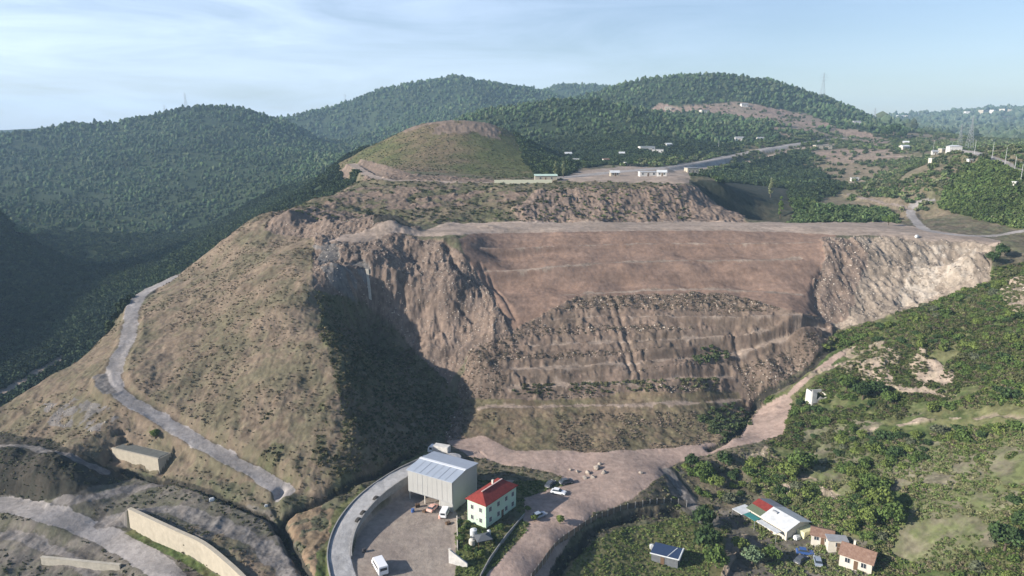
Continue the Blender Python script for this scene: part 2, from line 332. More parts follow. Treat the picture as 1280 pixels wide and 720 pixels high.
# left foreground
paint('lgravel', [(-200,560),(0,585),(110,600),(170,598),(260,615),(340,640),(372,680),(400,800),(-200,800)], 90, 215, 5)
paint('darkm', [(-200,540),(0,542),(60,550),(120,575),(165,600),(90,612),(-200,612)], 150, 220, 6)
paint('dgrass', [(215,640),(260,640),(330,680),(360,720),(330,740),(300,720),(250,680)], 100, 190, 5, (6, -.1))
paint('grey', [(60,508),(100,500),(140,508),(150,522),(120,540),(60,530)], 160, 250, 6, (3, 0))
paint('ochre', [(360,640),(400,625),(420,640),(400,690),(385,740),(355,700)], 120, 190, 4, (5, -.2))
paint('green', [(385,740),(395,690),(420,640),(470,595),(545,555),(560,560),(500,600),(440,650),(425,700),(425,760)], 110, 220, 4, (8, -.3))
m_y = paint('concr', [(425,760),(440,700),(448,660),(495,622),(511,608),(570,640),(575,650),(570,760)], 90, 190, .6)
paint('field', [(570,760),(571,650),(600,655),(640,655),(668,645),(650,672),(605,722),(590,760)], 90, 185, 1.5)
paint('field', [(595,600),(640,580),(700,600),(728,612),(690,640),(660,650)], 150, 190, 2)
paint('concr', [(585,590),(560,570),(600,568),(650,590),(640,606)], 150, 190, 1)
paint('gravel', [(655,622),(728,602),(745,628),(690,668),(655,650)], 150, 190, 2)

# ---- roads, ditches, steps: world polylines
roads = []
def road(pts, wd, c, d0=0, cut=1.0, zs=None, edge=.8, jit=.5):
    l = np.array([UZ(p[0], p[1], p[2]) for p in pts]) if len(pts[0]) == 3 else Gl(pts, d0)
    l = dense(l, 5); m = box(l, wd * 2 + 8)
    d, s, z, al = pdist(X[m], Y[m], l)
    k = smooth((wd / 2 + edge * 2 - d) / (edge * 2)) * cut
    ZZ[m] = ZZ[m] * (1 - k) + z * k
    mm = np.zeros(m.shape, bool); mm[m] = d < wd / 2 + wx3[m] * jit
    if c: cls[mm] = idx[c]
    roads.append(l); return l
def ditch(pts, wd, dep, c=None, d0=0):
    l = dense(Gl(pts, d0), 5); m = box(l, wd * 3); d, s, z, al = pdist(X[m], Y[m], l)
    d = d + fbm(X[m], Y[m], 5, 3, 5) * wd * .3
    ZZ[m] -= dep * np.exp(-(d / wd) ** 2)
    if c:
        mm = np.zeros(m.shape, bool); mm[m] = d < wd * .8; cls[mm] = idx[c]
road([(355,614,2.6),(320,592,4.2),(280,570,6.0),(240,548,7.9),(200,523,10.5),(168,505,13.1),(148,490,15.2),(141,472,17.1),(148,448,19.6),(160,425,22),(164,400,24),(167,382,25.4),(182,365,26.8),(215,349,28.6),(236,341,30)], 5.4, 'road', edge=1.2)
road([(140,490),(128,482),(125,470)], 4, 'grey')
road([(-120,622),(0,630),(60,643),(120,664),(170,690),(215,722),(240,760)], 7, 'road', edge=1.5)
road([(130,655),(200,640),(250,648),(300,668),(345,700),(365,740)], 5, 'grey', edge=1.5, jit=1.0, cut=.5)
road([(975,508),(992,488),(1012,470),(1034,455),(1052,441)], 2.4, 'gravel', edge=.8, jit=.6, cut=.8)
road([(-40,668),(20,672),(70,690),(120,716)], 3.0, 'grey', edge=1, jit=.9, cut=.6)
road([(70,628),(110,622),(150,612),(195,606)], 3.2, 'grey', edge=1, jit=.9, cut=.6)
road([(30,520),(0,540),(-40,550)], 5, None)
road([(130,592),(60,565),(20,558),(-40,560)], 3, 'grey', cut=.6)
road([(-40,508),(0,494),(40,471),(80,447)], 10, 'pale', cut=.6, d0=280)
road([(700,222),(760,216),(860,206),(920,194),(960,186),(1010,178),(1065,172)], 14, 'road', d0=430, jit=0, edge=4)
road([(850,214),(920,206),(960,196),(1000,186),(1040,180)], 10, 'pale', d0=430, jit=0, edge=4)
road([(1190,186),(1215,190),(1240,198),(1262,208),(1290,220),(1340,240)], 9, 'road', d0=380, jit=0, edge=3)
road([(1100,196),(1150,196),(1190,192),(1215,193)], 6, 'pale', d0=400, jit=.5, edge=2)
road([(1290,307),(1240,300),(1200,294),(1160,288),(1145,277),(1138,262),(1150,252),(1165,250)], 5, 'road', d0=330, edge=1.5)
road([(1060,243),(1100,252),(1140,262)], 5, 'pale', d0=380, edge=1.5, jit=1.2)
road([(1010,236),(1040,230),(1080,226)], 6, 'pale', d0=430, edge=1.5, jit=1)
road([(440,205),(470,222),(520,226),(620,229),(700,226)], 7, 'pale', d0=420, edge=2)
road([(1290,524),(1220,520),(1150,528),(1090,535)], 1.3, 'bare', cut=.3, jit=.9)
road([(1010,470),(1060,450)], 2.2, 'bare', cut=.3, jit=.9)
road([(835,590),(850,610),(870,640),(885,655)], 3, 'grey', cut=.5, jit=.8)
road([(905,720),(918,690),(930,668)], 1.6, 'bare', cut=.3, jit=.4)
for bl_, bw in (([(610,339),(700,333),(800,327),(1000,324)], 2.0), ([(700,369),(800,364),(900,362),(1000,369)], 2.2), ([(640,462),(760,456),(900,445),(960,430),(1035,411)], 2.6), ([(640,485),(720,480),(800,477),(915,472)], 2.6),
                ([(660,432),(760,428),(860,424),(960,414)], 1.2), ([(690,400),(800,396),(1000,394)], 1.2), ([(600,510),(700,508),(850,505),(925,500)], 1.8), ([(600,309),(800,305),(1020,303)], 1.0)):
    road(bl_, bw * .95, 'bench', 200, cut=.8, edge=.6, jit=.9)
for hu, hv, hh_, hr_ in ((472,288,6.5,11),(492,290,4,8),(405,286,4,9),(362,278,3.5,8),(440,283,2.5,7),(560,283,1.2,5),(610,284,1.0,4)):
    p_ = G(hu, hv, 250); d_ = np.hypot(X - p_[0], Y - p_[1]) + wx3 * 2; ZZ += hh_ * np.exp(-(d_ / hr_) ** 2) * (1 + .25 * wx3)
m = m_y.copy(); ZZ[m] = ZZ[m] * .1
# building pads
for pad in ([(490,640),(575,655),(650,600),(600,565),(505,590)],):
    l = np.array([UZ(u, v, 0) for u, v in pad]); m = inpoly(X, Y, l); ZZ[m] = 0
RAMP = [(434,735,0),(427,712,.4),(424,690,1.),(430,664,2.),(444,640,3.),(466,617,3.8),(494,597,4.2),(520,583,4.2),(545,573,3.5),(566,570,2)]
ramp_l = road(RAMP, 5.4, 'cement', edge=.25, jit=0)
# step behind the long retaining wall (upper ground on its far side)
RW = [UZ(160, 638, 1.0), UZ(190, 652, 1.0), UZ(222, 667, 1.0), UZ(252, 681, 1.0), UZ(280, 703, .8), UZ(306, 728, .6), UZ(330, 760, .5)]
m = box(RW, 14); d, s, z, al = pdist(X[m], Y[m], RW)
zl = -4.4 + 0 * z
tgt = np.where((s > 0) & (d > .45), z - .25, zl); k = smooth((9 - d) / 7) * np.where(al < 1, smooth((6 - d) / 5), 1)
k = np.where(s > 0, k * .9, k)
ZZ[m] = ZZ[m] * (1 - k) + tgt * k
mm = np.zeros(m.shape, bool); mm[m] = (s < 0) & (d < 2.2) & (al > 1); cls[mm] = idx['green']
ditch([(150,588),(210,600),(260,612),(300,630),(340,648),(362,680),(385,720),(395,760)], 1.2, 2.3, 'darkm')
ditch([(362,680),(352,655),(372,636),(420,612),(470,590),(515,566)], 1.3, 2.4, 'darkm')
ditch([(350,650),(345,630),(352,612)], 1.2, 1.4)
ditch([(845,640),(800,640),(760,652),(725,678),(700,705),(680,740)], 1.6, 1.8, 'darkm')
ditch([(885,560),(915,545),(935,520),(950,500),(975,484),(1010,462),(1040,432)], 1.2, 1.3, 'darkm')
ditch([(1032,340),(1020,362),(1020,388)], 1.8, 1.8)
ditch([(560,303),(564,320),(572,335)], 2.0, 2.4)
for pts in ([(455,335),(470,395)], [(600,330),(630,395)], [(585,328),(612,392)], [(612,345),(645,400)], [(755,370),(790,470)], [(765,370),(800,470)], [(915,415),(930,470)], [(935,412),(955,455)],
            [(870,440),(905,440)], [(560,370),(600,405)], [(545,390),(560,430)], [(500,350),(510,400)]):
    ditch(pts, .8, .65)

BA = UZ(142, 578, 0); BB = UZ(199.5, 592, 0); bx = (BB - BA)[:2]; BLn = float(np.hypot(*bx)); bx = bx / BLn; by = np.array([-bx[1], bx[0]])
lx = (X - BA[0]) * bx[0] + (Y - BA[1]) * bx[1]; ly = (X - BA[0]) * by[0] + (Y - BA[1]) * by[1]
m = (lx > -.5) & (lx < BLn + .3) & (ly > -.4) & (ly < 5.0); ZZ[m] = np.minimum(ZZ[m], 4.2)
m = (lx > -3) & (lx < BLn + 5) & (ly > -5) & (ly < 6); k_ = smooth(np.maximum(-lx[m], np.maximum(lx[m] - BLn - 1.5, np.maximum(ly[m] * np.where(lx[m] > BLn, .35, 20), 0))) / 3)
ZZ[m] = np.where((lx[m] > 0) & (lx[m] < BLn) & (ly[m] > 0), ZZ[m], np.minimum(ZZ[m], .05 * 1 + k_ * 6))
# ---- relief
U0, V0 = project(X, Y, ZZ)
A = np.array([CL[k][0] for k in names]); B = np.array([CL[k][1] for k in names]); PS = np.array([CL[k][2] for k in names], float)
AM = np.array([CL[k][3] for k in names]); AS = np.array([CL[k][4] for k in names], float); GU = np.array([CL[k][5] for k in names])
def box_blur(a, kx, ky):
    for ax, k in ((0, kx), (1, ky)):
        c = np.cumsum(np.concatenate([np.zeros_like(np.take(a, [0], ax)), a], ax), ax); nn = a.shape[ax]
        hi = np.clip(np.arange(nn) + k + 1, 0, nn); lo = np.clip(np.arange(nn) - k, 0, nn); w_ = (hi - lo)
        a = (np.take(c, hi, ax) - np.take(c, lo, ax)) / (w_[:, None] if ax == 0 else w_[None, :])
    return a
amp = box_blur(AM[cls], 5, 5); gu = box_blur(GU[cls], 5, 5)
rel = np.zeros_like(ZZ)
for s_ in np.unique(AS):
    mk = AS[cls] == s_
    rel[mk] = fbm(X[mk], Y[mk], s_, 5, 40 + int(s_) if False else 40, .55)
rel = fbm(X, Y, 8, 5, 40, .55); far = Y > 470
rel[far] = fbm(X[far], Y[far], 70, 5, 41, .5)
rel[far] *= 1.0
g = ridged(X * 1.0, Y * .28, 5, 3, 60)            # erosion gullies running downhill, towards the valley in front
ZZ += amp * np.where(far, 0, 1) * fbm(X, Y, 2.6, 3, 45, .6) * .22
ZZ += amp * rel * .8 + gu * g * .9 * np.where(far, 0, 1)
rk = np.isin(cls, [idx['rocky'], idx['chalk'], idx['chalkb'], idx['bare']]) & ~far
ZZ += np.where(rk, ridged(X, Y * .5, 2.2, 3, 61) * .55 + fbm(X, Y, 14, 2, 62) * 1.2, 0)
fh = (Y > 800) & (cls == idx['forest']); ZZ += np.where(fh, (ridged(X, Y * .5, 190, 3, 63) - .2) * 5, 0)
# bushy/heap rows on the terrace edges
ZZ += np.where((cls == idx['rough']), np.maximum(fbm(X, Y, 3, 3, 88), 0) * .9, 0)

# ---- colour per vertex
p = fbm(X, Y, 10, 5, 500, .6); pf = fbm(X, Y, 60, 4, 501, .6); pn = fbm(X, Y, 2.2, 3, 502, .6)
mixn = np.where(PS[cls] > 25, pf * .7 + p * .3, p * .6 + pn * .4)
k = smooth(mixn * .9 + .5)[..., None]
COL = A[cls] * (1 - k) + B[cls] * k
pq = fbm(X, Y, 1.1, 3, 503, .7); ph = fbm(X, Y, 5, 4, 504, .65)
spk = np.array([0 if n_ in ('concr','cement') else (.35 if n_ in ('soil','pale','gravel','road') else 1.) for n_ in names])[cls]
COL *= (1 + (.22 * pn + .24 * pq + .20 * ph) * (.25 + .75 * spk) + .10 * pf)[..., None]
dk = smooth((ph + pq * .6 - .45) * 3) * spk * np.where(cls == idx['dgrass'], .45, 1) * np.where(Y < 480, 1, 0); COL *= (1 - .45 * dk)[..., None]
# wheel tracks and dust streaks along the broad brown slope
st = fbm(X * .12, Y * 1.0, 2.5, 3, 900)
ms = (cls == idx['soil']) | (cls == idx['pale']); COL[ms] *= (1 + .12 * st[ms])[:, None]
COL = np.clip(COL, .015, .8)

# ------------------------------------------------------------------ materials
MATS = {}
def mat(name, col, rough=.85, noise=.0, nscale=4.0, metal=0.0, bump=0.0, col2=None, spec=.3):
    if name in MATS: return MATS[name]
    m = bpy.data.materials.new(name); m.use_nodes = True; t = m.node_tree; b = t.nodes['Principled BSDF']
    b.inputs['Roughness'].default_value = rough; b.inputs['Metallic'].default_value = metal
    b.inputs['Specular IOR Level'].default_value = spec
    b.inputs['Base Color'].default_value = (*col, 1)
    if noise or col2 or bump:
        tc = t.nodes.new('ShaderNodeTexCoord'); nz = t.nodes.new('ShaderNodeTexNoise'); nz.inputs['Scale'].default_value = nscale; nz.inputs['Detail'].default_value = 6
        nz.inputs['Roughness'].default_value = .65
        t.links.new(tc.outputs['Object'], nz.inputs['Vector'])
        r = t.nodes.new('ShaderNodeValToRGB'); r.color_ramp.elements[0].position = .3; r.color_ramp.elements[1].position = .72
        c2 = col2 if col2 else tuple(c * (1 - noise) for c in col)
        r.color_ramp.elements[0].color = (*col, 1); r.color_ramp.elements[1].color = (*c2, 1)
        t.links.new(nz.outputs['Fac'], r.inputs['Fac']); t.links.new(r.outputs['Color'], b.inputs['Base Color'])
        if bump:
            bp = t.nodes.new('ShaderNodeBump'); bp.inputs['Strength'].default_value = bump; bp.inputs['Distance'].default_value = .05
            t.links.new(nz.outputs['Fac'], bp.inputs['Height']); t.links.new(bp.outputs['Normal'], b.inputs['Normal'])
    MATS[name] = m; return m
def attr_mat(name, attr, rough=.95, s1=.9, s2=5.0, amt=.35, bump=.6, bdist=.25, transl=0.0):
    m = bpy.data.materials.new(name); m.use_nodes = True; t = m.node_tree; b = t.nodes['Principled BSDF']
    b.inputs['Roughness'].default_value = rough; b.inputs['Specular IOR Level'].default_value = .12
    a = t.nodes.new('ShaderNodeAttribute'); a.attribute_name = attr
    g_ = t.nodes.new('ShaderNodeNewGeometry')
    n1 = t.nodes.new('ShaderNodeTexNoise'); n1.inputs['Scale'].default_value = s1; n1.inputs['Detail'].default_value = 8; n1.inputs['Roughness'].default_value = .7
    n2 = t.nodes.new('ShaderNodeTexNoise'); n2.inputs['Scale'].default_value = s2 * .02; n2.inputs['Detail'].default_value = 5
    t.links.new(g_.outputs['Position'], n1.inputs['Vector']); t.links.new(g_.outputs['Position'], n2.inputs['Vector'])
    mr = t.nodes.new('ShaderNodeMapRange'); mr.inputs['From Min'].default_value = .25; mr.inputs['From Max'].default_value = .75
    mr.inputs['To Min'].default_value = 1 - amt; mr.inputs['To Max'].default_value = 1 + amt
    t.links.new(n1.outputs['Fac'], mr.inputs['Value'])
    mx = t.nodes.new('ShaderNodeVectorMath'); mx.operation = 'SCALE'
    t.links.new(a.outputs['Color'], mx.inputs[0]); t.links.new(mr.outputs['Result'], mx.inputs['Scale'])
    t.links.new(mx.outputs['Vector'], b.inputs['Base Color'])
    if bump:
        bp = t.nodes.new('ShaderNodeBump'); bp.inputs['Strength'].default_value = bump; bp.inputs['Distance'].default_value = bdist
        t.links.new(n1.outputs['Fac'], bp.inputs['Height']); t.links.new(bp.outputs['Normal'], b.inputs['Normal'])
    MATS[name] = m; return m
M_ground = attr_mat('earth and grass', 'cover', s1=.55, amt=.28, bump=.9, bdist=.28)
M_leaf = attr_mat('foliage', 'tint', s1=1.5, amt=.25, bump=0)

def link(o, parent=None):
    C.objects.link(o)
    if parent: o.parent = parent
    return o
def tag(o, label=None, cat=None, group=None, kind=None):
    if label: o['label'] = label
    if cat: o['category'] = cat
    if group: o['group'] = group
    if kind: o['kind'] = kind
    return o
def npmesh(name, V, Fc, mat_, cname=None, col=None, smooth_=False):
    """V (n,3); Fc (m,k) all faces the same size"""
    me = bpy.data.meshes.new(name); me.vertices.add(len(V)); me.vertices.foreach_set('co', np.ascontiguousarray(V, np.float32).ravel())
    k = Fc.shape[1]; me.loops.add(Fc.size); me.loops.foreach_set('vertex_index', np.ascontiguousarray(Fc, np.int32).ravel())
    me.polygons.add(len(Fc)); me.polygons.foreach_set('loop_start', np.arange(0, Fc.size, k, dtype=np.int32))
    try: me.polygons.foreach_set('loop_total', np.full(len(Fc), k, np.int32))
    except Exception: pass
    me.polygons.foreach_set('use_smooth', np.full(len(Fc), smooth_, bool))
    if cname:
        a = me.attributes.new(cname, 'FLOAT_COLOR', 'POINT'); a.data.foreach_set('color', np.concatenate([col, np.ones((len(col), 1))], 1).astype(np.float32).ravel())
    me.materials.append(mat_); me.update(calc_edges=True); return me

# ------------------------------------------------------------------ the ground sheet
nT, nL = T.shape
ii = np.arange(nT * nL).reshape(nT, nL)
q = np.stack([ii[:-1, :-1], ii[1:, :-1], ii[1:, 1:], ii[:-1, 1:]], -1).reshape(-1, 4)
gm = npmesh('ground', np.stack([X, Y, ZZ], -1).reshape(-1, 3), q[:, ::-1], M_ground, 'cover', COL.reshape(-1, 3), True)
tag(link(bpy.data.objects.new('ground', gm)), kind='structure')

# ------------------------------------------------------------------ haze
bm = bmesh.new(); bmesh.ops.create_cube(bm, size=1)
zlo = float(ZZ.min()) - 1.5; zhi = float(ZZ.max()) + 45
bmesh.ops.scale(bm, vec=(9400, 9400, zhi - zlo), verts=bm.verts); bmesh.ops.translate(bm, vec=(0, 0, (zhi + zlo) / 2), verts=bm.verts)
me = bpy.data.meshes.new('haze'); bm.to_mesh(me); bm.free()
hm = bpy.data.materials.new('haze'); hm.use_nodes = True; t = hm.node_tree; t.nodes.remove(t.nodes['Principled BSDF'])
pv = t.nodes.new('ShaderNodeVolumePrincipled'); pv.inputs['Color'].default_value = (.50, .76, 1.0, 1); pv.inputs['Density'].default_value = HAZE; pv.inputs['Anisotropy'].default_value = .0
t.links.new(pv.outputs['Volume'], t.nodes['Material Output'].inputs['Volume'])
me.materials.append(hm); tag(link(bpy.data.objects.new('haze', me)), kind='stuff')
M_ground2 = attr_mat('loose stone', 'tint', s1=1.2, amt=.3, bump=.5)
# ------------------------------------------------------------------ mesh builder
class MB:
    def __init__(s): s.v = []; s.f = []
    def add(s, V, Fs):
        o = len(s.v); s.v += [tuple(map(float, p)) for p in V]; s.f += [tuple(i + o for i in f) for f in Fs]; return s
    def box(s, x0, x1, y0, y1, z0, z1, tx=0, ty=0):
        return s.add([(x0,y0,z0),(x1,y0,z0),(x1,y1,z0),(x0,y1,z0),(x0+tx,y0+ty,z1),(x1-tx,y0+ty,z1),(x1-tx,y1-ty,z1),(x0+tx,y1-ty,z1)],
                     [(3,2,1,0),(4,5,6,7),(0,1,5,4),(1,2,6,5),(2,3,7,6),(3,0,4,7)])
    def prism(s, poly, a, b, axis='z'):
        n = len(poly)
        f = {'z': lambda p, t: (p[0], p[1], t), 'y': lambda p, t: (p[0], t, p[1]), 'x': lambda p, t: (t, p[0], p[1])}[axis]
        V = [f(p, a) for p in poly] + [f(p, b) for p in poly]
        return s.add(V, [tuple(range(n))[::-1], tuple(range(n, 2 * n))] + [(i, (i + 1) % n, (i + 1) % n + n, i + n) for i in range(n)])
    def bar(s, p, q, r0, r1=None, n=6):
        p = Vector(p); q = Vector(q); r1 = r0 if r1 is None else r1; d = (q - p).normalized()
        a = d.orthogonal().normalized(); b = d.cross(a); V = []
        for c, r_ in ((p, r0), (q, r1)):
            V += [c + (a * math.cos(2 * math.pi * i / n) + b * math.sin(2 * math.pi * i / n)) * r_ for i in range(n)]
        return s.add(V, [tuple(range(n))[::-1], tuple(range(n, 2 * n))] + [(i, (i + 1) % n, (i + 1) % n + n, i + n) for i in range(n)])
    def build(s, name, m, parent=None, bev=0, smooth_=False):
        me = bpy.data.meshes.new(name); me.from_pydata(s.v, [], s.f)
        bm = bmesh.new(); bm.from_mesh(me); bmesh.ops.recalc_face_normals(bm, faces=bm.faces)
        if bev: bmesh.ops.bevel(bm, geom=[e for e in bm.edges if len(e.link_faces) == 2 and e.calc_face_angle(0) > .5], offset=bev, segments=2, affect='EDGES')
        bm.to_mesh(me); bm.free()
        if smooth_: me.polygons.foreach_set('use_smooth', [True] * len(me.polygons))
        me.materials.append(m); return link(bpy.data.objects.new(name, me), parent)
def root(name, p, rz, label, cat, group=None, scl=1):
    o = bpy.data.objects.new(name, None); o.empty_display_size = .5; link(o); o.location = Vector([float(c) for c in p]); o.rotation_euler = (0, 0, rz); o.scale = (scl,) * 3
    tag(o, label, cat, group); return o
def copy_tree(o, parent=None):
    c = o.copy(); C.objects.link(c); c.parent = parent
    for ch in list(o.children): copy_tree(ch, c)
    return c
def face_az(p, q): return math.atan2(q[1] - p[1], q[0] - p[0])

conc = mat('weathered concrete', (.50,.46,.38), noise=.35, nscale=.8, bump=.3)
concd = mat('grey concrete', (.34,.33,.31), noise=.35, nscale=.9, bump=.3)
cream = mat('pale rendered stone', (.47,.42,.33), noise=.25, nscale=.7, bump=.3)
white = mat('white plaster', (.68,.66,.62), noise=.35, nscale=.9)
offw = mat('off-white plaster', (.62,.58,.50), noise=.2, nscale=.8)
glass = mat('window glass', (.03,.04,.05), rough=.12, spec=.6)
dark = mat('dark steel', (.05,.05,.055), rough=.6)
steel = mat('galvanised steel', (.42,.43,.44), rough=.5, metal=.5)
wood = mat('brown door wood', (.16,.10,.06), noise=.3, nscale=3)
redtile = mat('red roof sheeting', (.27,.042,.032), noise=.45, nscale=1.1, bump=.3)
brntile = mat('brown clay tiles', (.17,.095,.065), noise=.4, nscale=1.6, bump=.4, col2=(.30,.2,.15))
greytile = mat('grey roof sheeting', (.33,.34,.36), noise=.3, nscale=.6)
bark = mat('bark', (.13,.10,.075), noise=.4, nscale=5)
tyre = mat('tyre rubber', (.025,.025,.025))
rock = mat('broken limestone', (.42,.36,.30), noise=.45, nscale=1.2, bump=.6)

# ------------------------------------------------------------------ hangar
def corrug(name, col, sc_=2.2, axis='X', rough=.45):
    m = mat(name, col, rough=rough, noise=.10, nscale=.5, spec=.4); t = m.node_tree; b = t.nodes['Principled BSDF']
    tc = t.nodes.new('ShaderNodeTexCoord'); wv = t.nodes.new('ShaderNodeTexWave'); wv.wave_type = 'BANDS'; wv.bands_direction = axis; wv.inputs['Scale'].default_value = sc_
    t.links.new(tc.outputs['Object'], wv.inputs['Vector']); bp = t.nodes.new('ShaderNodeBump'); bp.inputs['Strength'].default_value = .6; bp.inputs['Distance'].default_value = .06
    t.links.new(wv.outputs['Fac'], bp.inputs['Height']); t.links.new(bp.outputs['Normal'], b.inputs['Normal']); return m
hw = corrug('grey cladding', (.42,.42,.40), 1.3, 'X'); hw2 = corrug('grey end cladding', (.42,.42,.40), 1.3, 'Y'); hr = corrug('blue-grey roof sheet', (.40,.45,.52), 1.0, 'X', .35)
pA = UZ(511, 624, 0); pB = UZ(565.5, 641, 0); hA = face_az(pA, pB); HL = float(np.hypot(*(pB - pA)[:2])); HD = 12.5; HH = 8.9
h = root('hangar', pA, hA, 'tall grey metal hangar with open bottom bay and blue-grey ridged roof', 'hangar')
wl = MB().box(0, HL, 0, .18, 2.7, HH).build('front_wall', hw, h)
sm = MB()
for i in range(1, 9): sm.box(HL * i / 9 - .04, HL * i / 9 + .04, -.03, 0, 2.72, HH - .02)
sm.box(0, HL, -.05, -.005, 2.6, 2.75); sm.build('cladding_seam', steel, wl)
MB().prism([(0.18,0),(HD-.18,0),(HD-.18,HH),(HD/2,HH+.65),(0.18,HH)], HL-.18, HL, 'x').build('end_wall', hw2, h)
MB().prism([(0.18,2.7),(HD-.18,2.7),(HD-.18,HH),(HD/2,HH+.65),(0.18,HH)], 0, .18, 'x').build('end_wall', hw2, h)
MB().box(0, HL, HD-.18, HD, 0, HH).build('back_wall', hw, h)
rf = MB().add([(-.35,-.35,HH+.0),(HL+.35,-.35,HH+.0),(HL+.35,HD/2,HH+.75),(-.35,HD/2,HH+.75),(-.35,-.35,HH+.15),(HL+.35,-.35,HH+.15),(HL+.35,HD/2,HH+.9),(-.35,HD/2,HH+.9)],
   [(0,1,2,3),(4,5,6,7),(0,1,5,4),(1,2,6,5),(2,3,7,6),(3,0,4,7)])
rf.add([(-.35,HD+.35,HH+.0),(HL+.35,HD+.35,HH+.0),(HL+.35,HD/2,HH+.75),(-.35,HD/2,HH+.75),(-.35,HD+.35,HH+.15),(HL+.35,HD+.35,HH+.15),(HL+.35,HD/2,HH+.9),(-.35,HD/2,HH+.9)],
   [(0,1,2,3),(4,5,6,7),(0,1,5,4),(1,2,6,5),(2,3,7,6),(3,0,4,7)])
rfo = rf.build('roof', hr, h)
MB().box(-.4, HL+.4, HD/2-.45, HD/2+.45, HH+.92, HH+1.04).build('ridge_cap', mat('pale ridge flashing', (.7,.72,.74), rough=.4), rfo)
sk = MB()
for i in range(1, 7):
    x = HL * i / 7; sk.add([(x-.03,-.34,HH+.17),(x+.03,-.34,HH+.17),(x+.03,HD/2-.5,HH+.87),(x-.03,HD/2-.5,HH+.87),(x-.03,-.34,HH+.2),(x+.03,-.34,HH+.2),(x+.03,HD/2-.5,HH+.9),(x-.03,HD/2-.5,HH+.9)],
   [(0,1,2,3),(4,5,6,7),(0,1,5,4),(1,2,6,5),(2,3,7,6),(3,0,4,7)])
sk.build('roof_seam', steel, rfo)
for x in (.12, HL*.36, HL*.7): MB().box(x, x+.25, .2, .45, 0, 2.9).build('column', offw, h)
for y in (HD*.5, HD-.6): MB().box(.05, .3, y, y+.25, 0, 2.9).build('column', offw, h)
MB().bar((HL+.12,.35,0),(HL+.12,.35,HH),.08).build('downpipe', steel, h)
MB().box(HL*.72, HL-.2, .25, .45, 0, 2.68).build('lower_wall', hw, h)

# ------------------------------------------------------------------ houses
def window(parent, x, y, z, wd, ht, n, m=glass, fm=white):
    """n = outward normal 'x','-x','y','-y'"""
    s = -1 if n[0] == '-' else 1; ax = n[-1]
    def b(u0, u1, d0, d1, z0, z1):
        if ax == 'y': return (u0, u1, min(y + s*d0, y + s*d1), max(y + s*d0, y + s*d1), z0, z1)
        return (min(x + s*d0, x + s*d1), max(x + s*d0, x + s*d1), u0, u1, z0, z1)
    c = x if ax == 'y' else y
    f = MB(); t = .09
    f.box(*b(c-wd/2-t, c+wd/2+t, -.02, .07, z-t, z)); f.box(*b(c-wd/2-t, c+wd/2+t, -.02, .07, z+ht, z+ht+t))
    f.box(*b(c-wd/2-t, c-wd/2, -.02, .07, z+.001, z+ht-.001)); f.box(*b(c+wd/2, c+wd/2+t, -.02, .07, z+.001, z+ht-.001)); f.box(*b(c-.03, c+.03, .035, .06, z+.002, z+ht-.002))
    o = f.build('window', fm, parent)
    MB().box(*b(c-wd/2+.001, c+wd/2-.001, -.015, .03, z+.003, z+ht-.003)).build('pane', m, o)
def gable_roof(mb, x0, x1, y0, y1, z, rise, th=.15, over=.4):
    ym = (y0 + y1) / 2
    for ya in (y0 - over, y1 + over):
        zz = z - rise * over / ((y1 - y0) / 2)
        mb.add([(x0-over,ya,zz),(x1+over,ya,zz),(x1+over,ym,z+rise),(x0-over,ym,z+rise),(x0-over,ya,zz+th),(x1+over,ya,zz+th),(x1+over,ym,z+rise+th),(x0-over,ym,z+rise+th)],
               [(0,1,2,3),(4,5,6,7),(0,1,5,4),(1,2,6,5),(2,3,7,6),(3,0,4,7)])
    return mb
def hip_roof(mb, x0, x1, y0, y1, z, rise, over=.45, inset=None):
    ym = (y0+y1)/2; ins = inset if inset else (y1-y0)/2
    a = over
    mb.add([(x0-a,y0-a,z),(x1+a,y0-a,z),(x1+a,y1+a,z),(x0-a,y1+a,z),(x0-a,y0-a,z+.14),(x1+a,y0-a,z+.14),(x1+a,y1+a,z+.14),(x0-a,y1+a,z+.14),(x0+ins,ym,z+rise),(x1-ins,ym,z+rise)],
       [(3,2,1,0),(0,1,5,4),(1,2,6,5),(2,3,7,6),(3,0,4,7),(4,5,9,8),(6,7,8,9),(5,6,9),(7,4,8)])
    return mb
gA = UZ(582.5, 652.5, 0); gB = UZ(607.5, 660.5, 0); gC = UZ(645, 634, 0)
ang = face_az(gB, gC); gl = float(np.hypot(*(gC-gB)[:2])); gw = float(np.hypot(*(gA-gB)[:2])); gh = 6.4
h = root('house', gB, ang, 'pale green two-storey house with red hipped roof beside the grey hangar', 'house')
MB().box(0, gl, 0, gw, 0, gh).build('wall', mat('pale green render', (.50,.64,.50), noise=.12, nscale=.7), h)
rfo = hip_roof(MB(), 0, gl, 0, gw, gh+.002, 2.0, inset=2.4).build('roof', redtile, h)
MB().box(2.2, gl-2.2, gw/2-.16, gw/2+.16, gh+1.98, gh+2.14).build('ridge_cap', mat('pale pink sunlit roof edge', (.62,.45,.40)), rfo)  # ridge strip coloured pale to show the sunlit far slope of the roof
MB().box(gl*.6, gl*.6+.5, gw*.62, gw*.62+.5, gh+1.0, gh+2.6).build('chimney', offw, rfo)
for zz_ in (1.1, 4.0):
    for xx in (gl*.14, gl*.40, gl*.66, gl*.88): window(h, xx, 0, zz_, .95, 1.25, '-y')
    for yy in (gw*.28, gw*.74): window(h, 0, yy, zz_, .8, 1.15, '-x')
dd_ = MB().box(gl*.5, gl*.5+.95, -.06, .02, .02, 2.1).build('door', wood, h); MB().box(gl*.5+.8, gl*.5+.86, -.12, -.065, 1.0, 1.1).build('handle', steel, dd_)
MB().box(-.06, -.003, .1, gw-.1, 3.05, 3.2).build('string_course', offw, h)

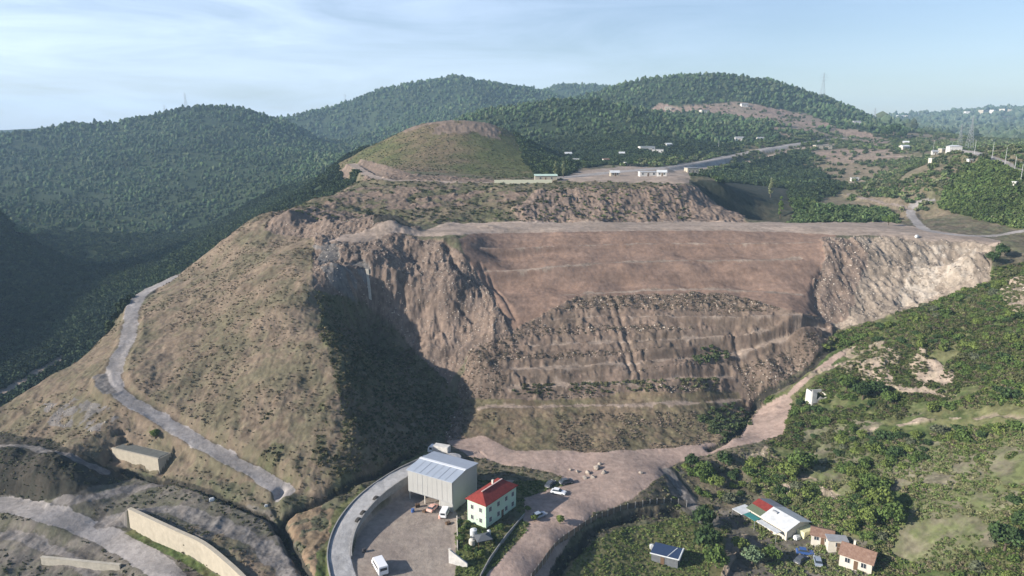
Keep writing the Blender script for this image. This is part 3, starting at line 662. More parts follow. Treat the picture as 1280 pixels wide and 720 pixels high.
def house(u, v, ln, wd, ht, rz, wallm, roofm, label, rise=1.2, kind='gable', name='house', cat='house', Dmin=0, group=None, wins=2, storeys=1, chim=False, sink=.6, p=None):
    p = G(u, v, Dmin) if p is None else p; p = p.copy(); hs = [Gz(p[0] + dx, p[1] + dy) for dx in (-ln/3, ln/3) for dy in (-wd/3, wd/3)]; p[2] = max(p[2], float(np.mean(hs)))
    h = root(name, p, rz, label, cat, group); x0, x1, y0, y1 = -ln/2, ln/2, -wd/2, wd/2
    w_ = MB().box(x0, x1, y0, y1, -sink*2, ht)
    if kind == 'gable': w_.prism([(y0+.02,ht+.001),(y1-.02,ht+.001),(0,ht+rise-.03)], x0+.02, x1-.02, 'x')
    w_.build('wall', wallm, h)
    if kind == 'gable': r_ = gable_roof(MB(), x0, x1, y0, y1, ht+.01, rise)
    elif kind == 'hip': r_ = hip_roof(MB(), x0, x1, y0, y1, ht+.002, rise)
    else: r_ = MB().box(x0-.25, x1+.25, y0-.25, y1+.25, ht+.002, ht+.25)
    ro = r_.build('roof', roofm, h)
    if chim: MB().box(x0+ln*.3, x0+ln*.3+.5, y0+wd*.55, y0+wd*.55+.5, ht, ht+rise+1.1).build('chimney', offw, ro)
    for s_ in range(storeys):
        z0 = .9 + s_ * ht / storeys
        for i in range(wins):
            xx = x0 + ln * (i + .5) / wins
            window(h, xx, y0, z0, min(1.1, ln/wins*.45), min(1.2, ht/storeys-1.3), '-y')
    MB().box(x0+ln*.45, x0+ln*.45+.9, y0-.07, y0-.005, -sink*.5, 2.0).build('door', wood, h)
    if wd > 4: window(h, x1, 0, .9, .9, 1.1, 'x'); window(h, x0, 0, .9, .9, 1.1, '-x')
    return h

# long farmhouse at lower right: three roof colours
q0 = UZ(936, 634, -1.2); q1 = UZ(980, 660, -1.2); ang = face_az(q0, q1); lnh = float(np.hypot(*(q1-q0)[:2])) + 1; zg = Gz((q0[0]+q1[0])/2, (q0[1]+q1[1])/2)
h = root('farmhouse', (q0[0], q0[1], zg), ang, 'long low farmhouse roofed in red, green and white sheets among bushes at lower right', 'house')
Wd = 8.5; hh = 3.2
wl = MB().box(0, lnh, 0, Wd, -1.5, hh); wl.prism([(0.02,hh+.001),(Wd-.02,hh+.001),(Wd*.5,hh+1.25)], 0.02, lnh-.02, 'x'); wl.build('wall', offw, h)
def roofseg(x0, x1, side, m, nm='roof', dz=0):
    y0, y1, z0, z1 = (-.6, Wd/2, hh-.15, hh+1.35) if side else (Wd+.5, Wd/2, hh-.12, hh+1.35)
    return MB().add([(x0,y0,z0+dz),(x1,y0,z0+dz),(x1,y1,z1+dz),(x0,y1,z1+dz),(x0,y0,z0+.14+dz),(x1,y0,z0+.14+dz),(x1,y1,z1+.14+dz),(x0,y1,z1+.14+dz)],[(0,1,2,3),(4,5,6,7),(0,1,5,4),(1,2,6,5),(2,3,7,6),(3,0,4,7)]).build(nm, m, h)
whs = mat('white roof sheet', (.66,.68,.68), rough=.4, noise=.3, nscale=.6)
# (+y is the far right side of the ridge, -y the side towards the camera)
a = lnh*.36
roofseg(-.4, a, 0, greytile)
def halfseg(x0, x1, t0, t1, m):
    ya, yb = -.6 + (Wd/2+.6)*t0, -.6 + (Wd/2+.6)*t1; za, zb = hh-.15 + 1.5*t0, hh-.15 + 1.5*t1
    return MB().add([(x0,ya,za),(x1,ya,za),(x1,yb,zb),(x0,yb,zb),(x0,ya,za+.14),(x1,ya,za+.14),(x1,yb,zb+.14),(x0,yb,zb+.14)],[(0,1,2,3),(4,5,6,7),(0,1,5,4),(1,2,6,5),(2,3,7,6),(3,0,4,7)]).build('roof', m, h)
tag(halfseg(-.4, a, .46, 1, redtile), 'red roof sheets'); tag(halfseg(-.4, a, 0, .455, mat('green-brown roof sheet', (.13,.16,.10), noise=.3)), 'green-brown roof sheets')
tag(roofseg(a+.01, lnh+.5, 0, whs), 'white roof sheets'); tag(roofseg(a+.01, lnh+.5, 1, whs), 'white roof sheets')
tag(MB().box(a*.2, a*1.05, -2.9, -.65, 2.4, 2.52).build('awning', mat('teal awning', (.04,.20,.19)), h), 'teal awning'); tag(MB().box(-2.8, a*.18, -3.4, 1.6, 2.3, 2.45).build('awning', whs, h), 'white awning')
tag(MB().box(a*1.1, lnh*.92, -2.6, -.65, 2.35, 2.47).build('awning', whs, h), 'white awning'); 
for x_, y_ in ((-2.6,-3.2),(a,-2.7),(lnh*.9,-2.4)): MB().bar((x_,y_,-1),(x_,y_,2.3),.07).build('awning_post', steel, h)
for xx in (lnh*.15, lnh*.5, lnh*.75): window(h, xx, 0, .9, 1.1, 1.1, '-y')
window(h, lnh, Wd*.5, .9, 1.2, 1.1, 'x'); MB().box(lnh*.6, lnh*.6+.9, -.07, -.005, 0, 2.05).build('door', wood, h)
tag(MB().box(lnh+.02, lnh+2.4, Wd*.45, Wd*.98, -1, 2.6).build('porch', mat('cream yellow plaster', (.62,.60,.36)), h), 'cream yellow porch')
MB().box(lnh*.45, lnh*.45+1.5, Wd*.30, Wd*.30+.5, hh+1.0, hh+1.5).build('roof_vent', greytile, h)

house(1027, 676, 5.0, 4.2, 2.2, R(-25), offw, brntile, 'small brown-tiled shed with orange stained wall beside the white-roofed farmhouse', .9, chim=False, name='shed', cat='shed')
house(1072, 704, 7.2, 5.8, 2.7, R(-38), offw, brntile, 'white-walled cottage under brown tiled roof at the bottom edge', 1.6, chim=True, name='cottage')
house(1045, 684, 4.5, 2.5, 2.4, R(-10), offw, greytile, 'little lean-to with flat pale roof between the brown-tiled cottage and shed', .3, kind='flat', name='lean_to', cat='shed', wins=1)
# shed with white frame in the field
p = G(833, 700); h = root('field_shed', p, R(-28), 'dark-roofed field shed with white frame edges in the grass field', 'shed')
MB().box(-3.4, 3.4, -2, 2, -1, 2.0).build('wall', mat('grey board wall', (.16,.17,.18), noise=.4, nscale=1.5), h)
ro = MB().add([(-3.7,-2.3,2.0),(3.7,-2.3,2.3),(3.7,2.3,2.9),(-3.7,2.3,2.6),(-3.7,-2.3,2.1),(3.7,-2.3,2.4),(3.7,2.3,3.0),(-3.7,2.3,2.7)],[(0,1,2,3),(4,5,6,7),(0,1,5,4),(1,2,6,5),(2,3,7,6),(3,0,4,7)]).build('roof', mat('dark blue sheet', (.03,.05,.10), rough=.4), h)
MB().bar((-3.7,-2.3,2.15),(3.7,-2.3,2.45),.16).bar((3.7,-2.3,2.45),(3.7,2.3,3.05),.2).bar((0.6,-2.3,2.3),(2.2,1.9,2.92),.12).build('edge_trim', whs, ro)
MB().box(-1, 0, -2.08, -2.005, -.8, 1.7).build('door', wood, h)
p = G(815, 686); tag(MB().box(p[0]-.6, p[0]+.6, p[1]-.6, p[1]+.6, p[2]-.3, p[2]+1.1).bar((p[0],p[1],p[2]+1.1),(p[0],p[1],p[2]+1.35),.3).build('water_tank', whs, None, bev=.15), 'small white water tank at the left tip of the dark field shed', 'water tank')
# roofless white ruin on the right slope
p = G(1020, 500); h = root('ruin', p, R(8), 'roofless white ruin with broken walls on the green right slope', 'ruin')
MB().prism([(-2.8,-1.5),(-1.2,-1.5),(-1.0,2.9),(-1.9,3.9),(-2.8,4.4)], -2, -1.7, 'y').build('wall', white, h)
MB().prism([(-1.2,-1.5),(2.6,-1.5),(2.6,1.6),(1.6,1.2),(.4,1.9),(-.4,1.1),(-1.2,1.0)], -1.95, -1.7, 'y').build('wall', offw, h)
MB().box(-2.8, -2.5, -1.69, 2.2, -1.5, 3.6, 0, .3).build('wall', white, h); MB().box(-2.5, 3.2, 2.0, 2.25, -1.5, 3.0, .2, 0).build('wall', white, h); MB().box(2.9, 3.2, -1.4, 1.99, -1.5, 2.2, 0, .5).build('wall', offw, h)

# ------------------------------------------------------------------ walls, block, ramp
def wall_line(name, pts, thick, m, label, cat, zb=None, cap=None, pilaster=0, gap=.02):
    """pts: world x,y,ztop ; zb: bottom z list or None for the ground minus .5"""
    h = root(name, (pts[0][0], pts[0][1], 0), 0, label, cat); o = np.array([pts[0][0], pts[0][1], 0]); L_ = np.array(pts) - o; n_ = len(L_)
    nr = []
    for i in range(n_):
        a_ = L_[max(i-1,0)]; b_ = L_[min(i+1,n_-1)]; d_ = (b_ - a_)[:2]; d_ = d_ / np.hypot(*d_); nr.append(np.array([-d_[1], d_[0]]))
    V = []
    for i, q_ in enumerate(L_):
        b_ = zb[i] if zb is not None else min(Gz(q_[0]+o[0], q_[1]+o[1]), q_[2]) - .7
        for s_, z_ in ((0, b_), (thick, b_), (thick, q_[2]), (0, q_[2])): V.append((q_[0] + nr[i][0]*s_, q_[1] + nr[i][1]*s_, z_))
    Fs = [(0,1,2,3), tuple(4*(n_-1)+k_ for k_ in (3,2,1,0))]
    for i in range(n_-1):
        a_ = 4*i
        for k_ in range(4): Fs.append((a_+k_, a_+(k_+1)%4, a_+4+(k_+1)%4, a_+4+k_))
    MB().add(V, Fs).build('wall', m, h)
    if cap:
        V = []
        for i, q_ in enumerate(L_):
            for s_, z_ in ((-cap, .003), (thick+cap, .003), (thick+cap, .2), (-cap, .2)): V.append((q_[0] + nr[i][0]*s_, q_[1] + nr[i][1]*s_, q_[2] + z_))
        MB().add(V, Fs).build('coping', m, h)
    return h
rw = dense(np.array(RW), 3); rw = [(a[0], a[1], a[2] + .35) for a in rw]
wall_line('retaining_wall', rw, .8, cream, 'long pale concrete retaining wall curving down to the lower left edge', 'retaining wall', zb=[-5.6]*len(rw), cap=.12)
# ramp walls
rl = ramp_l; tng = np.gradient(rl[:, :2], axis=0); tng /= np.hypot(tng[:, 0], tng[:, 1])[:, None]; nrm = np.stack([-tng[:, 1], tng[:, 0]], 1)
inn = [(rl[i][0] - nrm[i][0]*2.95, rl[i][1] - nrm[i][1]*2.95, rl[i][2] + .2) for i in range(8, 38)]
wall_line('ramp_parapet', inn, .2, concd, 'inner concrete parapet of the curved ramp above the yard', 'parapet wall', cap=.06)
out = [(rl[i][0] + nrm[i][0]*2.65, rl[i][1] + nrm[i][1]*2.65, rl[i][2] + .35) for i in range(2, 44)]
wall_line('kerb', out, .25, concd, 'outer kerb of the curved ramp against the grassy bank', 'kerb')
# yard edge wall and the white slab wall at its end
e = [UZ(570.5, 648, 0), UZ(571, 670, 0), UZ(571, 688, 0)]; wall_line('yard_wall', [(a[0], a[1], .8) for a in e], .25, offw, 'low pale wall dividing the yard from the garden', 'wall')
e0 = UZ(561, 704, 0); e1 = UZ(584, 709, 0); h = root('garden_wall', e0, face_az(e0, e1), 'white triangular end wall at the lower edge of the garden', 'wall')
le = float(np.hypot(*(e1-e0)[:2])); MB().prism([(0,-.4),(le,-.4),(le,.9),(.2,3.6),(0,3.6)], 0, .35, 'y').build('wall', white, h); MB().box(-.1, .5, -.1, .45, 3.62, 3.75).build('coping', offw, h)
# road side wall of the garden
e = [UZ(655, 645, 0), UZ(632, 672, 0), UZ(612, 700, 0), UZ(600, 722, -.3)]; wall_line('garden_fence', [(a[0], a[1], a[2] + .8) for a in e], .2, concd, 'low dark wall along the garden edge of the gate road', 'wall')
# concrete block on the left
h = root('concrete_chamber', (BB[0], BB[1], 0), math.atan2(bx[1], bx[0]), 'square flat-topped concrete chamber set in the bank below the hillside road', 'concrete chamber'); lb = BLn
MB().box(-lb, 0, 0, 4.8, -2.5, 4.6).build('wall', cream, h, bev=.04); MB().box(-lb+.5, -.5, .5, 4.4, 4.58, 4.75).build('roof', mat('weedy grey roof slab', (.15,.155,.14), noise=.4, nscale=.7), h)
MB().box(-lb-.1, .1, -.1, .45, 4.61, 4.85).build('coping', cream, h)
# concrete troughs, bottom left
for (u0, v0, u1, v1, lab) in ((52, 706, 150, 712, 'low concrete basin wall at the bottom left corner'),):
    a_ = G(u0, v0); b_ = G(u1, v1); zt = max(a_[2], b_[2]) + 1.1; wall_line('basin_wall', [(a_[0], a_[1], zt), ((a_[0]+b_[0])/2, (a_[1]+b_[1])/2, zt), (b_[0], b_[1], zt)], .6, conc, lab, 'wall', cap=.08)
# drainage chute down the quarry cliff
c0 = G(459, 338); c1 = G(463, 376); h = root('drain_chute', c1, 0, 'pale concrete drain chute running down the cliff at upper left of the quarry', 'drain chute')
mb = MB()
cl_ = [c1 + (c0 - c1) * t_ for t_ in np.linspace(0, 1, 9)]
for i in range(8):
    a_, b_ = cl_[i] - c1, cl_[i+1] - c1; za = Gz(*(cl_[i][:2])) - c1[2]; zb_ = Gz(*(cl_[i+1][:2])) - c1[2]
    mb.add([(a_[0]-.55,a_[1],za-.3),(a_[0]+.55,a_[1],za-.3),(b_[0]+.55,b_[1],zb_-.3),(b_[0]-.55,b_[1],zb_-.3),(a_[0]-.55,a_[1],za+.55),(a_[0]+.55,a_[1],za+.55),(b_[0]+.55,b_[1],zb_+.55),(b_[0]-.55,b_[1],zb_+.55)],[(0,1,2,3),(4,5,6,7),(0,1,5,4),(1,2,6,5),(2,3,7,6),(3,0,4,7)])
mb.build('channel', conc, h)

# ------------------------------------------------------------------ fence along the field
fl = dense(Gl([(664,725),(684,700),(706,676),(735,655),(770,641),(805,633),(842,630),(858,634)]), 6)
h = root('fence', (fl[0][0], fl[0][1], 0), 0, 'long dark slatted fence with pale posts curving beside the gate road', 'fence'); o = fl[0] * np.array([1,1,0])
seg = np.cumsum(np.r_[0, np.hypot(*np.diff(fl[:, :2], axis=0).T)]); tot = seg[-1]; npst = int(tot / 2.3)
pp = [np.array([np.interp(s_, seg, fl[:, 0]), np.interp(s_, seg, fl[:, 1])]) for s_ in np.linspace(0, tot, npst + 1)]
zt = [Gz(*q_) for q_ in pp]; zt = np.convolve(np.pad(zt, 2, mode='edge'), np.ones(5)/5, 'valid')
pan = MB(); fdark = mat('dark weathered board', (.07,.065,.06), noise=.4, nscale=2)
for i, q_ in enumerate(pp):
    x, y = q_ - o[:2]; MB().box(x-.1, x+.1, y-.1, y+.1, zt[i]-1.5, zt[i]+1.75).build('post', concd, h)
for i in range(npst):
    for j in range(7):
        t0 = (j + .1) / 7; t1 = (j + .85) / 7; a_ = pp[i] * (1-t0) + pp[i+1] * t0 - o[:2]; b_ = pp[i] * (1-t1) + pp[i+1] * t1 - o[:2]; z_ = zt[i] * (1-t0) + zt[i+1] * t0; d_ = (b_-a_); d_ /= np.hypot(*d_); n_ = np.array([-d_[1], d_[0]]) * .03
        V = [(a_+n_), (b_+n_), (b_-n_), (a_-n_)]; pan.add([(*k_, z_-1.0) for k_ in V] + [(*k_, z_+1.5) for k_ in V], [(3,2,1,0),(4,5,6,7),(0,1,5,4),(1,2,6,5),(2,3,7,6),(3,0,4,7)])
pan.build('slat_panel', fdark, h)

# ------------------------------------------------------------------ vehicles
def wheels(h, xs, y, r_, wdt=.22):
    for x in xs:
        for s_ in (-1, 1):
            w_ = MB().bar((x, s_*y - wdt/2, r_), (x, s_*y + wdt/2, r_), r_, n=16).build('wheel', tyre, h)
            MB().bar((x, s_*y + s_*(wdt/2 - .01), r_), (x, s_*y + s_*(wdt/2 + .02), r_), r_*.6, n=12).build('rim', steel, w_)
def car(p, rz, paint_, label, name='car', cat='car', L_=4.3, W_=1.75, H_=1.45, group=None, kind='car'):
    h = root(name, (p[0], p[1], Gz(p[0], p[1]) + .03), rz, label, cat, group); a = L_/2; b = W_/2
    if kind == 'car':
        MB().prism([(-a,.30),(-a,.78),(-a+.15,.92),(-a*.5,.95),(a*.42,.95),(a-.1,.78),(a,.62),(a,.30)], -b, b, 'y').build('body', paint_, h, bev=.06)
        MB().add([(-a*.78,-b+.08,.94),(a*.44,-b+.08,.94),(a*.44,b-.08,.94),(-a*.78,b-.08,.94),(-a*.62,-b+.22,H_-.05),(a*.1,-b+.22,H_-.05),(a*.1,b-.22,H_-.05),(-a*.62,b-.22,H_-.05)],
             [(3,2,1,0),(4,5,6,7),(0,1,5,4),(1,2,6,5),(2,3,7,6),(3,0,4,7)]).build('windows', glass, h, bev=.03)
        MB().box(-a*.63, a*.11, -b+.2, b-.2, H_-.048, H_+.02).build('roof', paint_, h, bev=.03)
        wheels(h, (-a*.62, a*.62), b-.08, .31)
    elif kind == 'van':
        MB().prism([(-a,.35),(-a,H_),(a*.62,H_),(a*.86,H_*.58),(a,H_*.5),(a,.35)], -b, b, 'y').build('body', paint_, h, bev=.1)
        MB().box(-a*.75, a*.5, -b-.02, -b+.02, H_*.58, H_*.85).box(-a*.75, a*.5, b-.02, b+.02, H_*.58, H_*.85).box(-a-.02, -a+.02, -b*.7, b*.7, H_*.58, H_*.85).build('windows', glass, h)
        MB().add([(a*.645,-b*.85,H_*.965),(a*.645,b*.85,H_*.965),(a*.86,b*.9,H_*.6),(a*.86,-b*.9,H_*.6)], [(0,1,2,3)]).build('windscreen', glass, h)
        wheels(h, (-a*.6, a*.62), b-.06, .36)
    else:
        MB().box(-a, a*.98, -b*.55, b*.55, .55, .8).build('chassis', dark, h)
        MB().prism([(a*.5,.6),(a*.5,2.55),(a*.88,2.55),(a,1.6),(a,.6)], -b, b, 'y').build('cab', paint_, h, bev=.08)
        MB().add([(a*.895,-b*.85,2.45),(a*.895,b*.85,2.45),(a*1.003,b*.88,1.65),(a*1.003,-b*.88,1.65)], [(0,1,2,3)]).build('windscreen', glass, h)
        MB().box(a*.56, a*.82, -b-.02, -b+.02, 1.6, 2.35).box(a*.56, a*.82, b-.02, b+.02, 1.6, 2.35).build('side_window', glass, h)
        MB().box(-a, a*.46, -b, b, .9, H_).build('cargo_box', white if kind == 'truck' else mat('tan tipper body', (.45,.33,.22)), h, bev=.05)
        wheels(h, (-a*.65, -a*.35, a*.7), b-.12, .46, .3)
    for s_ in (-1, 1):
        MB().box(a-.06, a+.03, s_*b*.7-.15, s_*b*.7+.15, .62, .78).build('headlight', mat('lamp glass', (.7,.7,.65), rough=.15), h)
    MB().box(-a-.03, -a+.05, -b*.5, b*.5, .42, .54).build('number_plate', white, h)
    return h
cw = mat('white car paint', (.78,.79,.80), rough=.25, spec=.5); cs = mat('silver blue car paint', (.36,.42,.50), rough=.3, metal=.3); cb = mat('blue car paint', (.05,.11,.30), rough=.3)
cg = mat('dark grey car paint', (.09,.10,.12), rough=.3); cp_ = mat('salmon paint', (.70,.42,.34), rough=.4)
car(UZ(674,647,0), R(35), cs, 'silver-blue car parked in the shade at the end of the green house', group=None)
car(UZ(698,617,0), R(-20), cw, 'white car parked at the tip of the long blue shadow near the rubble')
car(UZ(688,606,0), R(60), cg, 'dark grey car directly behind the white car near the rubble')
car(UZ(475,712,0), R(118), cw, 'white van parked in the concrete yard', 'van', 'van', 5.9, 2.3, 2.5, kind='van')
car(UZ(549,567,.6), R(160), cw, 'white box truck parked behind the hangar', 'truck', 'truck', 7, 2.4, 3.1, kind='truck')
car(UZ(541,637,0), R(65), cp_, 'salmon-coloured car half under the open hangar bay', L_=4.0)
car(UZ(556,644,0), R(80), cw, 'white pickup van parked in front of the hangar bay', 'van', 'van', 4.2, 1.8, 2.0, kind='van')
car(G(1006,693), R(-15), cb, 'blue car parked below the white-roofed farmhouse')
car(G(1022,704), R(75), cs, 'silver car parked beside the brown-tiled cottage')

car(UZ(708,604,0), R(25), cg, 'dark estate car nearest the rubble boulders')
car(G(1001,702), R(40), cg, 'dark car in the shade left of the silver car')
def pallet(u, v, rz, lab, n_=3):
    p = G(u, v); h = root('pallet_stack', p, rz, lab, 'pallet stack')
    for k_ in range(n_):
        mb = MB(); z_ = k_*.16
        for j_ in range(5): mb.box(-.6, .6, -.5+j_*.22, -.38+j_*.22, z_+.10, z_+.125)
        for j_ in (-.58, -.05, .48): mb.box(j_, j_+.1, -.5, .5, z_, z_+.098)
        mb.build('pallet', wood, h)
pallet(522, 634, .3, 'stack of wooden pallets under the left bay of the hangar', 6); pallet(531, 640, 1.0, 'low stack of wooden pallets left of the salmon car'); pallet(560, 655, .6, 'pallet stack near the yard wall', 4)
for u, v, r_, m_, lab in ((516,640,.45,cb,'blue steel drum at the hangar corner column'),(550,648,.4,cp_,'salmon steel drum between the two parked vehicles'),(455,690,.45,dark,'dark drum at the foot of the ramp wall in the yard')):
    p = G(u, v); o = MB().bar((0,0,0),(0,0,.95),r_,n=14).bar((0,0,.3),(0,0,.36),r_+.03,n=14).bar((0,0,.62),(0,0,.68),r_+.03,n=14).build('drum', m_, None); o.location = Vector(p); tag(o, lab, 'drum')
for i_, (u, v) in enumerate(((436,647),(463,625),(447,640))):
    k_ = int(np.argmin(np.hypot(rl[:,0]-UZ(u,v,3)[0], rl[:,1]-UZ(u,v,3)[1]))); p = rl[k_] - np.array([*(nrm[k_]*2.3), 0]); p[2] = Gz(p[0], p[1])
    o = MB().prism([(-1.1,0),(1.1,0),(.9,.35),(.25,.75),(-.4,.6),(-.95,.3)], -.5, .5, 'y').build('spoil_heap', mat('dark wet soil', (.05,.045,.04), noise=.3, nscale=2), None, bev=.12); o.location = Vector(p); o.rotation_euler = (0,0,1.1); tag(o, ('dark heap beside the ramp parapet, lowest of three', 'dark heap beside the ramp parapet, nearest the hangar', 'dark heap beside the ramp parapet, the middle one')[i_], 'soil heap', 'dark heaps on the ramp')
# garden things
def tank(u, v, r_, h_, m, label, z=None):
    p = G(u, v); h = root('water_tank', p, 0, label, 'water tank'); MB().bar((0,0,.0),(0,0,h_),r_,n=16).build('tank_body', m, h, smooth_=False); MB().bar((0,0,h_),(0,0,h_+.25),r_*.9,r_*.3,n=16).build('lid', m, h); return h
tank(592, 672, .9, 2.2, whs, 'taller white round tank in the garden below the green house'); tank(590, 681, .8, 1.4, offw, 'shorter cream round tank just below the taller one in the garden')
tank(611, 668, .5, 1.0, whs, 'tiny white barrel at the garden corner of the green house')
p = G(604, 682); h = root('garden_gazebo', p, R(20), 'small dark-roofed garden gazebo below the green house', 'gazebo')
for x in (-1.6, 1.6):
    for y in (-1.3, 1.3): MB().bar((x,y,-.2),(x,y,2.2),.07).build('post', wood, h)
hip_roof(MB(), -1.7, 1.7, -1.4, 1.4, 2.2, .8, over=.3, inset=1.2).build('roof', mat('dark felt roof', (.10,.11,.12)), h)
def tub(u, v, s_, lab, m=whs, nm='cement_bag', cat='bag'):
    p = G(u, v); o = MB().box(-s_/2, s_/2, -s_/3, s_/3, -.1, s_*.6, s_*.08, s_*.06).build(nm, m, None, bev=s_*.12); o.location = Vector(p); o.rotation_euler = (0, 0, R(25)); tag(o, lab, cat)
tub(265, 626, 1.5, 'small white bag lying beside the ditch at lower left'); tub(333, 633, 1.0, 'tiny pale sack by the ditch below the end of the hillside road')
tub(996, 674, 2.0, 'white crate beside the farmhouse porch', nm='crate', cat='crate'); tub(1146, 297, 2.0, 'small white hut-like box at the right end of the plateau road', nm='kiosk', cat='kiosk')
tub(530, 571, .9, 'small white sack at the edge of the ramp behind the hangar')

# ------------------------------------------------------------------ boulders
def rockmesh(seed, s_):
    bm = bmesh.new(); bmesh.ops.create_icosphere(bm, subdivisions=2, radius=s_); rr = random.Random(seed)
    ax = [Vector((rr.uniform(-1,1), rr.uniform(-1,1), rr.uniform(-1,1))).normalized() for _ in range(7)]
    for v in bm.verts:
        for a_ in ax:
            d_ = v.co.dot(a_)
            if d_ > s_*.62: v.co -= a_ * (d_ - s_*.62)
        v.co.z *= .75
    me = bpy.data.meshes.new('boulder'); bm.to_mesh(me); bm.free(); me.materials.append(rock); return me
labs = ['large pale boulder topping the rubble in the gate road','flat reddish boulder at the left of the rubble pile','angular boulder in front of the rubble pile','grey boulder at the right end of the rubble pile',
        'small white boulder at the foot of the rubble pile','low boulder left of the rubble in the road','round boulder behind the rubble pile','reddish rock lying alone on the right verge of the gate road','little rock lying left of all the rubble']
for i, (u, v, s_) in enumerate([(746,586,2.0),(735,592,1.5),(741,597,1.3),(755,592,1.5),(731,598,1.2),(722,590,1.1),(750,581,1.2),(801,592,1.1),(713,588,.9)]):
    s_ *= .68; o = link(bpy.data.objects.new('boulder', rockmesh(i, s_))); o.location = Vector(G(u, v)) + Vector((0,0,s_*.25)); o.rotation_euler = (0,0,i); tag(o, labs[i], 'boulder', 'boulders in the gate road')

# ------------------------------------------------------------------ pylons and poles
def pylon(u, v, D, H_, label, W_=None):
    x = (u-640)/F; p = G(u, v, D*.8) if D is None else np.array([ray(u, v)[0]*D/ray(u, v)[1], D, 0]); p[2] = Gz(p[0], p[1])
    h = root('pylon', p, 0, label, 'pylon', 'power line pylons'); W_ = W_ or H_*.09; k = .05 + H_*.0022
    tw = MB()
    for sx in (-1,1):
        for sy in (-1,1):
            tw.bar((sx*W_,sy*W_,-2),(sx*W_*.25,sy*W_*.25,H_*.7),k,n=4); tw.bar((sx*W_*.25,sy*W_*.25,H_*.7),(0,0,H_),k,n=4)
    for i in range(8):
        z0 = H_*.7*i/8; z1 = H_*.7*(i+1)/8; w0 = W_*(1-.75*i/8); w1 = W_*(1-.75*(i+1)/8)
        for s_ in (-1,1):
            tw.bar((-w0*s_,-w0,z0),(w1*s_,-w1,z1),k*.6,n=4); tw.bar((-w0,w0*s_,z0),(-w1,-w1*s_,z1),k*.6,n=4); tw.bar((w0,w0*s_,z0),(w1,-w1*s_,z1),k*.6,n=4)
    tw.build('lattice_tower', steel, h)
    for z_, a_ in ((.70,.16),(.80,.20),(.90,.14)):
        MB().bar((-H_*a_,0,H_*z_),(H_*a_,0,H_*z_),k*.8,n=4).bar((-H_*a_,0,H_*z_),(0,0,H_*(z_+.05)),k*.5,n=4).bar((H_*a_,0,H_*z_),(0,0,H_*(z_+.05)),k*.5,n=4).build('cross_arm', steel, h)
    return h
pylon(1028, 118, 1330, 46, 'tall pylon standing on the skyline at right of the highest forested hill')
pylon(776, 108, 1500, 40, 'faint pylon on the skyline between the two highest hills'); pylon(233, 138, 1420, 34, 'nearer pylon of the two on the left ridge skyline'); pylon(206, 142, 1440, 26, 'smaller faint pylon on the left ridge skyline')
pylon(432, 132, 1890, 26, 'faint small pylon on the skyline left of the far central hill')
pylon(1210, 195, 700, 33, 'tallest pylon among the poles beyond the white villa at right'); pylon(1198, 190, 760, 24, 'shorter pylon just left of the tallest one at right'); pylon(1093, 147, 1300, 24, 'thin pylon at the right foot of the forested hill')
def lamp(u, v, D, H_, label, grp='street lamps along the upper right road'):
    p = G(u, v, D); h = root('street_lamp', p, R(200), label, 'street lamp', grp)
    MB().bar((0,0,-.5),(0,0,H_),.16,.09,n=6).build('pole', steel, h); MB().bar((0,0,H_-.05),(1.6,0,H_+.35),.06,n=5).build('arm', steel, h); MB().box(1.4, 2.2, -.14, .14, H_+.28, H_+.42).build('lamp_head', mat('pale lamp head', (.7,.7,.68)), h)
for u, v, D, H_, lb_ in ((1240,198,380,11,'street lamp at the far bend of the upper right road'),(1256,206,360,11,'second street lamp from the bend on the upper right road'),(1275,232,330,12,'nearest street lamp, tall, at the right edge of the frame'),
                    (1268,214,350,9,'short street lamp between the bend lamps and the nearest one'),(1166,192,420,13,'pale pole left of the white villa'),(1218,192,400,10,'pole right of the white villa garden'),(1189,192,400,9,'pole behind the white villa roof'),
                    (898,186,600,10,'lone pole beside the distant highway'),(963,235,430,9,'lone grey pole in the green dip right of the plateau')):
    lamp(u, v, D, H_, lb_)

